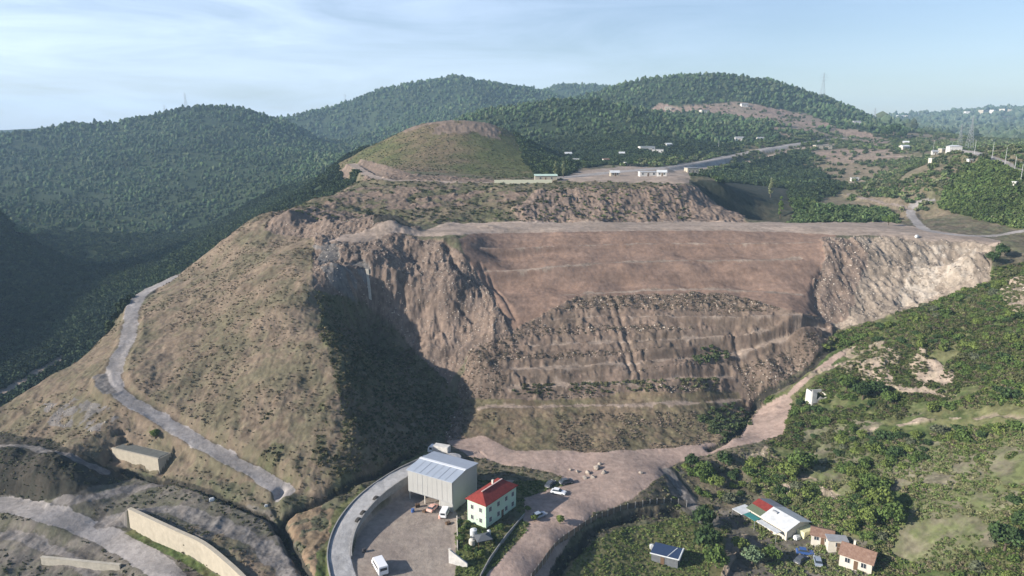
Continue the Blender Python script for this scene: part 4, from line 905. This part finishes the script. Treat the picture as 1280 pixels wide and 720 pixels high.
# ------------------------------------------------------------------ distant houses
wallm = [white, offw, cream, mat('pink plaster', (.55,.42,.36), noise=.15)]; roofs = [brntile, greytile, whs, redtile]
far_h = [ # u, v, Dmin, length, width, height, rot, wall, roof, label, kind
 (808,188,620,18,9,4.5,8,0,2,'long white flat-roofed house highest in the distant settlement','flat'), (822,191,620,13,8,4,-10,0,1,'white house touching the right end of the long white one in the settlement','flat'),
 (835,184,640,8,6,3.5,20,0,2,'small lone white house above and right of the settlement','gable'), (710,196,560,7,6,3.5,10,0,2,'small white house at the left edge of the settlement woods','gable'),
 (720,204,540,6,5,3.2,-15,1,1,'grey-roofed cottage below the left edge of the settlement woods','gable'), (757,204,540,7,5,3.5,25,0,0,'white cottage at the middle of the settlement foot','gable'),
 (777,195,580,6,5,3.2,0,0,2,'tiny white cottage in the trees above the settlement foot','gable'), (784,207,540,6,5,3,15,2,2,'cream hut beside the dark tree at the settlement track','flat'),
 (768,220,430,7,5,2.8,5,2,2,'cream hut on the bare ground left of the plateau edge','gable'), (809,220,430,13,6,3.2,4,0,2,'long white shed at the plateau edge','flat'), (827,220,430,7,5,3,-8,0,2,'short white shed right of the long one at the plateau edge','gable'),
 (864,216,520,11,8,4.5,10,2,1,'square grey walled building just below the highway','flat'), (924,176,700,12,7,4,-5,0,1,'white building beside the far end of the highway','gable'), (950,176,720,9,6,3.5,5,1,1,'pale shed right of the white building at the highway','gable'),
 (1028,185,640,22,9,3.4,2,2,1,'long low cream building on the pink bare ground','flat'), (880,141,860,14,9,5,10,1,1,'pale building on the pink bare hillside','flat'), (835,137,860,12,9,4.5,-8,2,2,'cream building at the left end of the pink hillside','flat'),
 (930,133,900,13,8,4,6,0,1,'far white building high on the pink hillside','gable'), (1070,156,820,13,9,5,0,0,1,'white building at the right foot of the forested hill','gable'), (1130,187,560,10,7,4,12,1,2,'pale house left of the white villa','gable'), 
 (1192,190,400,12,8,5.5,-6,0,2,'white villa on the crest at right','hip'), (1178,191,400,7,6,3.8,8,2,2,'cream annexe touching the left end of the white villa','flat'), (1168,193,400,6,5,3.2,-12,0,1,'small grey-roofed hut left of the cream annexe','gable'),
 (1212,204,380,3.5,3,3,0,0,2,'tiny white hut on the slope below the white villa','flat'), (1166,202,400,6,4,2.8,10,1,2,'pale hut at the near end of the villa track','flat'), (1270,232,320,3.5,3,2.2,15,0,2,'white roadside hut at the right edge below the road','flat'),
 (1068,226,470,7,5,2.8,-10,0,2,'lone white hut in the green scrub at right','flat'),(1132,181,600,7,5,3.5,-20,0,2,'white cottage behind the pale house left of the villa','gable')]
for (u, v, D, ln, wd, ht, rz, wi, ri, lab, kd) in far_h:
    ln *= .85; wd *= .85; ht *= .85
    house(u, v, ln, wd, ht, R(rz), wallm[wi], roofs[ri], lab, 1.2, kd, Dmin=D, group='distant houses', wins=3 if ln > 9 else 2, name='house')
for i, (u, v, s_) in enumerate([(1125,149,22),(1135,148,18),(1228,143,26),(1240,141,20),(1252,141,24),(1262,140,18),(1208,143,20)]):
    lb_ = ['far pale block nearest the forested hill on the hazy ridge','far block right of the first pale one on the hazy ridge','hazy apartment block left of its row on the far ridge','second hazy apartment block of the far ridge row','third and tallest hazy apartment block of the far ridge row','last hazy apartment block at the right of the far ridge row','lone hazy block left of the far ridge row'][i]
    house(u, v+1.5, s_, s_*.7, s_*.75, R(i*13), wallm[i%3], roofs[1], lb_, 1, 'flat', name='apartment_block', cat='apartment block', Dmin=1800, group='apartment blocks on the far ridge', wins=4, storeys=3, sink=3)
# long pale wall on the second terrace
a_ = UZ(618, 228.5, Gz(*G(618,229,400)[:2]) + 1.6); g0 = G(618, 229, 400); g1 = G(690, 228.5, 400); zt_ = max(g0[2], g1[2]) + 1.8
wall_line('boundary_wall', [(g0[0], g0[1], zt_), ((g0[0]+g1[0])/2, (g0[1]+g1[1])/2, zt_), (g1[0], g1[1], zt_)], .5, mat('pale yellow wall', (.70,.68,.50)), 'long pale yellow wall on the upper terrace above the quarry', 'wall')
house(682, 226, 14, 6, 3.0, R(2), wallm[2], mat('pale green sheet', (.42,.55,.48)), 'pale green roofed shed behind the long yellow wall', .8, 'gable', Dmin=425, name='shed', cat='shed', group='distant houses')
# ------------------------------------------------------------------ vegetation
def ico(sub):
    bm = bmesh.new(); bmesh.ops.create_icosphere(bm, subdivisions=sub, radius=1); V = np.array([v.co[:] for v in bm.verts]); Fc = np.array([[v.index for v in f.verts] for f in bm.faces]); bm.free(); return V, Fc
I1 = ico(1); I2 = ico(2)
def leafquads(cen, nrm_, s_, r_):
    """small leaf faces at cen, roughly facing nrm_"""
    n_ = len(cen); a = nrm_ + r_.normal(size=(n_, 3)) * .55; a /= np.linalg.norm(a, axis=1)[:, None]
    t_ = np.cross(a, r_.normal(size=(n_, 3))); t_ /= np.linalg.norm(t_, axis=1)[:, None]; b = np.cross(a, t_)
    s_ = s_ * r_.uniform(.6, 1.3, (n_, 1)); V = np.stack([cen - t_*s_ - b*s_*.6, cen + t_*s_ - b*s_*.6, cen + t_*s_*.7 + b*s_*.8, cen - t_*s_*.7 + b*s_*.8], 1).reshape(-1, 3)
    return V, np.arange(4 * n_).reshape(-1, 4)
def crown_leaves(seed, nclump, per, leaf, shape='round'):
    """unit crown: centre of base at 0, radius about 1, height about 1.6"""
    r_ = np.random.default_rng(seed); VV, FF, TT = [], [], []; o = 0
    for i in range(nclump):
        if shape == 'round':
            d_ = r_.normal(size=3); d_[2] = abs(d_[2]) * .8; d_ /= np.linalg.norm(d_); c_ = d_ * r_.uniform(.3, .78) * np.array([1, 1, .95]) + np.array([0, 0, .35]); cr_ = r_.uniform(.26, .48)
        elif shape == 'pine':
            hgt = r_.uniform(0, 1) ** 1.2; an = r_.uniform(0, 6.28); rad = (1 - hgt) * .75 + .1; c_ = np.array([math.cos(an)*rad*.75, math.sin(an)*rad*.75, .45 + hgt*1.8]); cr_ = .20 + .22*(1-hgt)
        else:
            hgt = r_.uniform(0, 1); an = r_.uniform(0, 6.28); rad = .32*math.sin(math.pi*min(1,.15+hgt*.85)); c_ = np.array([math.cos(an)*rad, math.sin(an)*rad, .3 + hgt*3]); cr_ = .24
        nn = r_.normal(size=(per, 3)); nn /= np.linalg.norm(nn, axis=1)[:, None]; cen = c_ + nn * cr_ * r_.uniform(.75, 1.05, (per, 1)) * np.array([1, 1, .8])
        V_, F_ = leafquads(cen, nn, leaf, r_); VV.append(V_); FF.append(F_ + o); o += len(V_)
        TT.append(np.full(len(V_), r_.uniform(.75, 1.3)) * np.repeat(r_.uniform(.8, 1.25, per), 4))
    return np.concatenate(VV), np.concatenate(FF), np.concatenate(TT)
GREENS = {'mid': (.078,.118,.033), 'lt': (.128,.165,.045), 'dk': (.042,.07,.026), 'olive': (.095,.102,.045), 'grey': (.10,.112,.068), 'blue': (.05,.085,.05)}
def leafmesh(name, seed, nclump, per, leaf, shape, col, stem=True):
    V, Fc, t_ = crown_leaves(seed, nclump, per, leaf, shape); c_ = np.array(col)[None] * t_[:, None]
    if stem:
        sv, sf = [], []
        mb = MB()
        for i in range(5):
            an = i * 1.3 + seed; mb.bar((0, 0, -.25), (math.cos(an)*.45, math.sin(an)*.45, .8), .05, .015, n=4)
        qf = [f for f in mb.f if len(f) == 4]; sv = np.array(mb.v); Fc = np.concatenate([Fc, np.array(qf) + len(V)]); V = np.concatenate([V, sv]); c_ = np.concatenate([c_, np.tile([[.09,.07,.05]], (len(sv), 1))])
    return npmesh(name, V, Fc, M_leaf, 'tint', c_)
shrubs = []
for i, (cn, shp) in enumerate([('mid','r'),('lt','r'),('dk','r'),('olive','r'),('mid','r'),('lt','r'),('dk','r'),('grey','r')]):
    shrubs.append(leafmesh('shrub', 10 + i, 16, 46, .10, 'round', GREENS[cn]))
U0, V0 = project(X, Y, ZZ)
area = np.gradient(th)[:, None] * np.gradient(lr)[None] * RR ** 2
def sample(nn, mask, power=0.0, r_=rng):
    wgt = np.where(mask, area * RR ** (-power), 0).ravel(); cs_ = np.cumsum(wgt)
    if cs_[-1] <= 0: return np.zeros((0, 3))
    i_ = np.searchsorted(cs_, r_.uniform(0, cs_[-1], nn)); i_ = np.clip(i_, 0, len(cs_) - 1); a_, b_ = np.unravel_index(i_, T.shape)
    t_ = T.ravel()[i_] + r_.uniform(-.5, .5, nn) * np.gradient(th)[a_]; l_ = LR.ravel()[i_] + r_.uniform(-.5, .5, nn) * np.gradient(lr)[b_]
    x = np.exp(l_) * np.sin(t_); y = np.exp(l_) * np.cos(t_); return np.stack([x, y, height(x, y)], 1)
def thin(P, dmin):
    keep = []; cell = {}
    for i, p in enumerate(P):
        d_ = dmin if np.isscalar(dmin) else dmin[i]; k_ = (int(p[0] // 4), int(p[1] // 4)); ok = True
        for a_ in (-1, 0, 1):
            for b_ in (-1, 0, 1):
                for j in cell.get((k_[0]+a_, k_[1]+b_), ()):
                    if (P[j][0]-p[0])**2 + (P[j][1]-p[1])**2 < d_*d_: ok = False
        if ok: keep.append(i); cell.setdefault(k_, []).append(i)
    return np.array(keep, int)
blocked = np.zeros(T.shape, bool)
for l in roads:
    m = box(l, 8); d, s, z, al = pdist(X[m], Y[m], l); mm = np.zeros(m.shape, bool); mm[m] = d < 3.8; blocked |= mm
infr = (U0 > -60) & (U0 < 1340) & (V0 < 760)
def pm(poly, d0=0, d1=1e9): return inpoly(U0, V0, poly) & (Y > d0) & (Y < d1)
isg = (cls == idx['green'])
# regions of individually placed shrubs on the right hillside
regs = [
 ('shrub in the dense strip below the chalk cliff', 'shrubs in the green strip below the chalk cliff', pm([(990,490),(1040,425),(1140,392),(1240,350),(1280,335),(1340,335),(1340,470),(1200,470),(1180,440),(1060,430)],150,300) & ~(cls == idx['bare']), 150, (1.3,2.6), 1),
 ('shrub in the green belt between ruin and bottom houses', 'shrubs between the ruin and the bottom houses', pm([(1040,560),(1120,520),(1200,505),(1280,470),(1340,470),(1340,520),(1180,560),(1120,610),(1110,680),(1060,665),(1060,600)],120,300), 85, (1.5,3.0), 1),
 ('shrub scattered on the grassy slope around the white ruin', 'shrubs around the white ruin', pm([(965,500),(1010,470),(1080,470),(1110,520),(1060,560),(990,560)],150,300), 32, (1.2,2.4), 1),
 ('shrub in the lower right corner thicket', 'shrubs in the lower right corner thicket', pm([(1180,720),(1240,670),(1270,610),(1360,600),(1360,760),(1180,760)],90,220), 34, (1.3,2.6), 1),
 ('shrub on the bank right of the gate road', 'shrubs on the bank right of the gate road', pm([(850,575),(930,570),(980,600),(1020,610),(1000,640),(940,615),(890,640),(860,620)],120,250), 34, (1.2,2.6), 1),
]
used_pts = []; ADJ = ['mid-green','light green','dark green','olive','mid-green','light green','dark green','greyish']
for lab, grp, m, nn, (s0, s1), pw in regs:
    P = sample(nn * 5, m & ~blocked & infr); P = P[thin(P, 2.3)][:nn]
    mid_y = float(np.median(P[:, 1]))
    for p in P:
        k_ = int(rng.choice([0,1,2,3,4,5,6,7], p=[.2,.16,.12,.12,.16,.1,.08,.06])); o = link(bpy.data.objects.new('shrub', shrubs[k_])); s_ = rng.uniform(s0, s1) * .92
        o.location = Vector((float(p[0]), float(p[1]), float(p[2]) - .1)); o.scale = (s_*rng.uniform(.85,1.2), s_*rng.uniform(.85,1.2), s_*rng.uniform(.75,1.05)); o.rotation_euler = (rng.uniform(-.1,.1), rng.uniform(-.1,.1), rng.uniform(0, 6.28))
        sz = 'large' if s_ > (s0 + s1) * .46 else 'small'; ad = ADJ[k_]; sub = 'upper' if p[1] > mid_y else 'lower'
        tag(o, sz + ' ' + ad + ' ' + lab + ', ' + sub + ' part', 'shrub', sz + ' ' + ad + ' ' + grp + ', ' + sub + ' part'); used_pts.append(p)
# trees with trunks that can be told apart
def treeproto(seed, shape, col, leaf=.085, nclump=22, per=60):
    me = leafmesh('crown', seed, nclump, per, leaf, shape, col, stem=False)
    mb = MB(); top = {'round': 1.2, 'pine': 2.1, 'poplar': 3.0}[shape]
    mb.bar((0,0,-.3),(0.03,0,top*.55),.09,.055,n=7).bar((0.03,0,top*.55),(0,.02,top),.055,.02,n=6)
    for i in range(6):
        an = i*1.05+seed; z_ = top*(.3+.09*i); mb.bar((0,0,z_),(math.cos(an)*.45*(1 if shape!='poplar' else .4),math.sin(an)*.45*(1 if shape!='poplar' else .4),z_+.3),.03,.01,n=5)
    tr = bpy.data.meshes.new('trunk'); tr.from_pydata(mb.v, [], mb.f); tr.materials.append(bark); return me, tr
TP = {'round': treeproto(3, 'round', GREENS['mid']), 'roundlt': treeproto(4, 'round', GREENS['lt']), 'rounddk': treeproto(5, 'round', GREENS['dk']), 'pine': treeproto(6, 'pine', GREENS['dk']), 'poplar': treeproto(7, 'poplar', (.17,.19,.10)), 'poplardk': treeproto(8, 'poplar', GREENS['mid']), 'bluish': treeproto(9, 'round', (.13,.18,.10))}
def tree(u, v, s_, kind, label, group=None, D=0, lift=.5, p=None):
    p = G(u, v, D) if p is None else p; h = root('tree', p, rng.uniform(0, 6.28), label, 'tree', group, s_)
    cr_, tr = TP[kind]; c_ = link(bpy.data.objects.new('crown', cr_), h); c_.location = (0, 0, lift); link(bpy.data.objects.new('trunk', tr), h); return h
for a in [(1078,500,3.6,'rounddk','broad dark tree just right of the white ruin'),(1095,497,3.2,'rounddk','dark tree casting the wide shadow right of the ruin pair'),(1058,487,3.0,'round','mid green tree behind the white ruin'),(1110,505,2.6,'round','smaller tree at the shadow end right of the ruin'),
  (1000,590,4.2,'round','large round tree above the farmhouse roofs'),(985,600,3.2,'roundlt','paler tree at the left foot of the large round tree above the farmhouse'),(1100,640,4.0,'roundlt','bright green spreading tree uphill of the brown-tiled cottage'),(1090,620,3.6,'round','rounded tree behind the bright green spreading tree'),
  (1115,655,3.4,'round','green tree right of the bright green spreading tree'),(1255,690,3.6,'rounddk','dark rounded tree in the lower right corner'),(1085,660,3.2,'roundlt','bright tree nearest the brown-tiled cottage'),(880,600,3.4,'round','tree standing in the dark bank above the field'),
  (895,612,2.6,'roundlt','yellow-green tree beside the one in the dark bank'),(865,585,2.6,'rounddk','dark tree at the top of the bank by the gate road'),(905,585,2.8,'rounddk','dark tree at the upper right of the bank'),(880,660,3.6,'rounddk','dark tree at the right edge of the grass field'),(885,690,4.2,'rounddk','big dark tree shading the ground right of the field shed'),
  (895,710,3.4,'round','tree at the bottom edge right of the field shed'),(925,690,2.4,'roundlt','light tree between the field and the farmhouse track'),(940,705,2.6,'bluish','greyish tree at the bottom edge left of the blue car'),(965,700,2.3,'round','small tree left of the blue car'),
  (194,549,1.8,'roundlt','small lone bush-like tree above the concrete chamber'),(700,655,1.4,'roundlt','small garden tree by the silver-blue car'),(578,668,1.3,'roundlt','small pale tree at the garden corner near the yard wall'),(600,655,1.3,'roundlt','slim garden tree at the lit end of the green house'),
  (625,664,1.2,'round','garden bush-like tree below the long side of the green house'),(585,690,1.1,'round','little dark garden tree beside the white end wall'),(660,640,1.0,'roundlt','tiny tree at the gate road corner of the garden'),(668,652,1.1,'roundlt','tiny light tree below the silver-blue car'),
  (694,222,2.8,'poplar','left of the two pale poplars at the end of the yellow wall',None,410),(704,222,2.7,'poplar','right of the two pale poplars at the end of the yellow wall',None,410),(788,208,3.2,'rounddk','dark tree beside the cream hut on the settlement track',None,520),
  (963,247,3.3,'poplar','pale slender poplar in the green dip right of the plateau',None,400),(975,273,3.4,'poplardk','dark slender poplar nearest the plateau in the green dip',None,385),
  (1117,170,9,'rounddk','large dark tree group crown on the ridge left of the villa',None,560),(1108,172,7,'rounddk','dark tree just left of the largest ridge tree',None,560),(1127,174,6.5,'rounddk','dark tree just right of the largest ridge tree',None,560),
  (576,657,1.0,'rounddk','dark garden bush-tree close to the yard wall top end'),(584,664,1.1,'rounddk','dark garden tree left of the taller white tank'),(603,674,.9,'round','small green tree between the gazebo and the taller tank'),(576,677,1.2,'olive' if False else 'round','garden tree halfway down the pale yard wall'),(617,678,1.0,'rounddk','dark little tree right of the gazebo'),(601,697,1.1,'roundlt','light little tree below the gazebo'),(607,640,.9,'rounddk','dark tree squeezed between hangar and green house') if False else (596,694,.9,'rounddk','dark little tree left below the gazebo'),
  (1110,285,3.2,'round','tree behind the right part of the plateau',None,370),(1250,322,3.2,'rounddk','dark tree at the top corner of the chalk cliff',None,250),(1240,330,2.8,'rounddk','dark small tree at the right lip of the chalk cliff',None,250),
  (28,296,6,'bluish','left of the two pale trees in the dark valley',None,500),(47,296,6,'bluish','right of the two pale trees in the dark valley',None,500)]:
    u, v, s_, kd, lb_ = a[:5]; tree(u, v, s_, kd, lb_, D=a[6] if len(a) > 6 else 0)

def merge(name, P, S, protos, cols, label, cat, colvar=.3, sink=.15, flat=1.0, mat_=None):
    VV, FF, CC = [], [], []; o = 0; n_ = len(P); which = rng.integers(0, len(protos), n_)
    k4 = protos[0][1].shape[1]
    for k_, (pv_, pf_, pt_) in enumerate(protos):
        ix = np.where(which == k_)[0]
        if not len(ix): continue
        a_ = rng.uniform(0, 6.28, len(ix)); c_, s_ = np.cos(a_), np.sin(a_); sc1 = S[ix] * rng.uniform(.85, 1.15, len(ix)); sz = S[ix] * rng.uniform(.8, 1.2, len(ix)) * flat
        x = (pv_[None, :, 0] * c_[:, None] - pv_[None, :, 1] * s_[:, None]) * sc1[:, None] + P[ix, 0:1]; y = (pv_[None, :, 0] * s_[:, None] + pv_[None, :, 1] * c_[:, None]) * sc1[:, None] + P[ix, 1:2]
        z = pv_[None, :, 2] * sz[:, None] + P[ix, 2:3] - sink * sz[:, None]
        VV.append(np.stack([x, y, z], -1).reshape(-1, 3)); FF.append((pf_[None] + (np.arange(len(ix)) * len(pv_))[:, None, None]).reshape(-1, k4) + o); o += len(VV[-1])
        cc = np.array(cols)[rng.integers(0, len(cols), len(ix))] * rng.uniform(1 - colvar, 1 + colvar, (len(ix), 1)) * (1 + .35 * fbm(P[ix, 0], P[ix, 1], 55, 3, 808))[:, None]; CC.append((cc[:, None, :] * pt_[None, :, None]).reshape(-1, 3))
    if not VV: return
    me = npmesh(name, np.concatenate(VV), np.concatenate(FF), mat_ or M_leaf, 'tint', np.concatenate(CC)); o = link(bpy.data.objects.new(name, me)); tag(o, label, cat, kind='stuff'); return o
def blobproto(seed, two=True, cone=False):
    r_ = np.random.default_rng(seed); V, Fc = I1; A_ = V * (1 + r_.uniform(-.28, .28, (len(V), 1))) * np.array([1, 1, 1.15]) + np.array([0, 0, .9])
    if cone: A_[:, :2] *= np.clip(1.35 - A_[:, 2:3] * .5, .25, 1.2); A_[:, 2] *= 1.35
    VV = [A_]; FF = [Fc]
    if two:
        B_ = V * .62 * (1 + r_.uniform(-.25, .25, (len(V), 1))) + np.array([r_.uniform(-.6, .6), r_.uniform(-.6, .6), r_.uniform(.7, 1.7)]); VV.append(B_); FF.append(Fc + len(V))
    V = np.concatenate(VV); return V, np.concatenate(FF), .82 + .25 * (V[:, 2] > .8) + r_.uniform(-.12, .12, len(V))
BL = [blobproto(i) for i in range(5)]; BC = [blobproto(20 + i, False, True) for i in range(3)]
def lp(seed, nc, per, leaf, shape='round'):
    V, Fc, t_ = crown_leaves(seed, nc, per, leaf, shape); return V, Fc, t_
LM = [lp(50 + i, 8, 13, .19) for i in range(5)]
isf = cls == idx['forest']
# far forested hills
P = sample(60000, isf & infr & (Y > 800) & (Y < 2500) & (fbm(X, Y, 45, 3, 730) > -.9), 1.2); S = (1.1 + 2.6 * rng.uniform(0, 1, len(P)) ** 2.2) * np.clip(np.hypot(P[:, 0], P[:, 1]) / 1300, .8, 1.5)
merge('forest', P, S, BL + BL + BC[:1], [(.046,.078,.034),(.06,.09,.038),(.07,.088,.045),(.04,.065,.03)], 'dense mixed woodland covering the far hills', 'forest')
P = sample(24000, isf & infr & (Y > 480) & (Y <= 800) & (fbm(X, Y, 30, 3, 731) > -.9), .5); S = rng.uniform(1.5, 3.2, len(P))
merge('forest', P, S, LM, [(.04,.062,.028),(.055,.075,.032),(.032,.05,.026)], 'dark woodland in the valley and behind the grassy mound', 'forest')
# shaded valley forest, nearer than 480
mv = infr & (Y > 300) & (Y <= 480) & (X < -95) & (ZZ < 25) & (V0 > 230)
cl_v = mv & ~blocked
P = sample(9500, cl_v, 0); S = rng.uniform(1.5, 3.2, len(P)); merge('forest', P, S, LM, [(.035,.055,.03),(.05,.07,.035),(.03,.045,.028)], 'dark shaded woodland filling the valley left of the quarry hill', 'forest')
m = isf & infr & (Y > 385) & (Y <= 480) & (X > 60); P = sample(900, m & ~blocked, 0); S = rng.uniform(1.6, 3.0, len(P)); merge('scrubland', P, S, LM, [(.05,.08,.03),(.07,.10,.04)], 'dark green scrub in the dip behind the plateau', 'scrub')
# scrub right middle distance
m = infr & ((cls == idx['midscr']) | (cls == idx['green'])) & (Y > 330) & (Y < 1200) & (X > 90) & ~blocked & (fbm(X, Y, 45, 3, 700) > -.12)
P = sample(5200, m, .5); S = rng.uniform(1.4, 3.2, len(P)); merge('scrubland', P, S, LM, [(.075,.11,.04),(.10,.13,.05),(.06,.085,.04),(.12,.13,.07)], 'scattered green scrub over the slopes behind the plateau at right', 'scrub')
m = infr & (cls == idx['green']) & (Y > 330) & (Y < 520) & (X > 140) & ~blocked
P = sample(1800, m, .3); S = rng.uniform(1.6, 3.0, len(P)); merge('scrubland', P, S, LM, [(.065,.10,.03),(.085,.115,.038)], 'bright green thicket on the knoll at upper right', 'scrub')
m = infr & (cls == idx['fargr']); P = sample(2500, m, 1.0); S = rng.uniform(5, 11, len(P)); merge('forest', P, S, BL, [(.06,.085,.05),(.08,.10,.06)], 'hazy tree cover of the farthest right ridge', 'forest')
m = infr & ((cls == idx['pink'])| (cls == idx['midscr'])) & (Y > 560) & ~blocked; P = sample(900, m, .5); S = rng.uniform(1.5, 3.2, len(P)); merge('scrubland', P, S, LM, [(.07,.09,.04)], 'sparse bushes dotting the pink bare hillside', 'scrub')
# mound and terrace bushes
m = infr & (cls == idx['moundg']); P = sample(2200, m, 0); S = rng.uniform(.3, .9, len(P)); merge('low_bushes', P, S, LM, [(.10,.12,.045),(.13,.12,.07)], 'low bushes dotting the smooth grassy mound', 'scrub', flat=.7)
m = infr & (Y > 355) & (Y < 480) & (X < 100) & ((cls == idx['dgreen']) | (cls == idx['rocky']) | (cls == idx['scrub'])) & (X > -150); P = sample(1300, m & ~blocked, 0); S = rng.uniform(.5, 1.5, len(P)); merge('low_bushes', P, S, LM, [(.09,.11,.045),(.13,.12,.07)], 'low bushes on the cut bank behind the plateau', 'scrub', flat=.7)
# right hillside undergrowth
m = infr & ((cls == idx['green'])) & (Y < 330) & (X > 30) & ~blocked & (fbm(X, Y, 12, 3, 710) > -.7)
P = sample(14000, m, 0); S = rng.uniform(.3, 1.15, len(P)); merge('undergrowth', P, S, LM, [(.08,.115,.032),(.11,.14,.042),(.055,.08,.026),(.12,.125,.055),(.12,.105,.065)], 'low green undergrowth between the shrubs of the right hillside', 'undergrowth', flat=.8)
m = infr & ((cls == idx['drygrn']) | (cls == idx['bare']) | (cls == idx['lgravel'])) & (Y < 330) & (X > 30) & ~blocked & (fbm(X, Y, 9, 3, 720) > -.2)
P = sample(4500, m, 0); S = rng.uniform(.25, .9, len(P)); merge('undergrowth', P, S, LM, [(.10,.13,.045),(.14,.14,.07)], 'dry low bushes on the bare patches of the right hillside', 'undergrowth', flat=.8)
# tufts of the lobe and the lower quarry
TU = [lp(70 + i, 4, 9, .24) for i in range(5)]
m = infr & ((cls == idx['dgrass'])) & (Y < 372) & ~blocked; P = sample(9000, m & (fbm(X, Y, 14, 3, 741) > -.2), 0); S = rng.uniform(.2, .75, len(P)) ** 1.6; merge('dry_tufts', P, S, TU, [(.21,.17,.11),(.165,.135,.08),(.125,.12,.06),(.22,.175,.125),(.17,.135,.095)], 'dry grass tufts and thistles covering the brown hillside', 'grass', flat=.8)
m = infr & ((cls == idx['dgreen'])) & (Y < 330) & ~blocked; P = sample(5000, m, 0); S = rng.uniform(.25, .9, len(P)) ** 1.3; merge('green_tufts', P, S, TU, [(.13,.125,.065),(.10,.105,.05),(.075,.085,.04),(.18,.15,.09)], 'green and brown tufts on the shaded slope of the hill', 'grass', flat=.9)
m = infr & ((cls == idx['rough']) | ((cls == idx['apron']) & (fbm(X, Y, 10, 3, 751) > .15))) & (Y < 330) & ~blocked; P = sample(6500, m, 0); S = rng.uniform(.2, .7, len(P))**1.5; merge('slope_tufts', P, S, TU, [(.13,.11,.075),(.20,.155,.12),(.09,.08,.055),(.16,.125,.095)], 'weeds and tufts on the lower quarry slope', 'grass', flat=.8)
m = infr & ((cls == idx['lgravel']) | (cls == idx['scrub']) | (cls == idx['darkm'])) & (Y < 260) & ~blocked; P = sample(3500, m, 0); S = rng.uniform(.2, .6, len(P)); merge('verge_tufts', P, S, TU, [(.10,.11,.055),(.17,.15,.09),(.07,.08,.04)], 'weeds on the grey rubble ground at lower left', 'grass', flat=.8)
m = infr & (cls == idx['field']) & (Y < 200) & ~blocked; P = sample(4500, m, 0); S = rng.uniform(.15, .55, len(P)); merge('field_grass', P, S, TU, [(.11,.15,.045),(.15,.17,.06),(.07,.10,.03)], 'long green grass of the low field and garden', 'grass', flat=.7)
# terrace hedgerow bands
bandm = pm([(640,482),(910,472),(915,486),(640,494)], 200, 300); P = sample(330, bandm & (fbm(X, Y, 9, 2, 742) > -.1), 0); S = rng.uniform(.3, .9, len(P)); merge('slope_scrub', P, S, LM, [(.08,.09,.045),(.12,.11,.06)], 'row of scrub along the lowest terrace step', 'scrub', flat=.9)
bandm = pm([(860,438),(905,430),(912,450),(870,455)], 200, 300) | pm([(870,520),(925,500),(940,530),(900,555)], 180, 300); P = sample(160, bandm, 0); S = rng.uniform(.6, 1.4, len(P)); merge('slope_scrub', P, S, LM, [(.06,.08,.035)], 'dark scrub clumps at the right end of the terraces', 'scrub', flat=.9)
# stones
r1 = []
for i in range(4):
    r_ = np.random.default_rng(90 + i); V = I1[0] * r_.uniform(.6, 1.15, (12, 1)) * np.array([1, .8, .6]); r1.append((V, I1[1], np.ones(12)))
m = infr & ((cls == idx['rocky']) | (cls == idx['rough']) | (cls == idx['chalk']) | (cls == idx['chalkb']) | (cls == idx['bare']) | (cls == idx['grey'])) & (Y < 345) & ~blocked
P = sample(9000, m, 0); S = rng.uniform(.1, .55, len(P)) ** 1.3; merge('rubble', P, S, r1, [(.36,.30,.24),(.26,.21,.17),(.45,.40,.33),(.20,.17,.14)], 'loose stones strewn over the quarry slopes', 'rubble', sink=0, mat_=M_ground2)
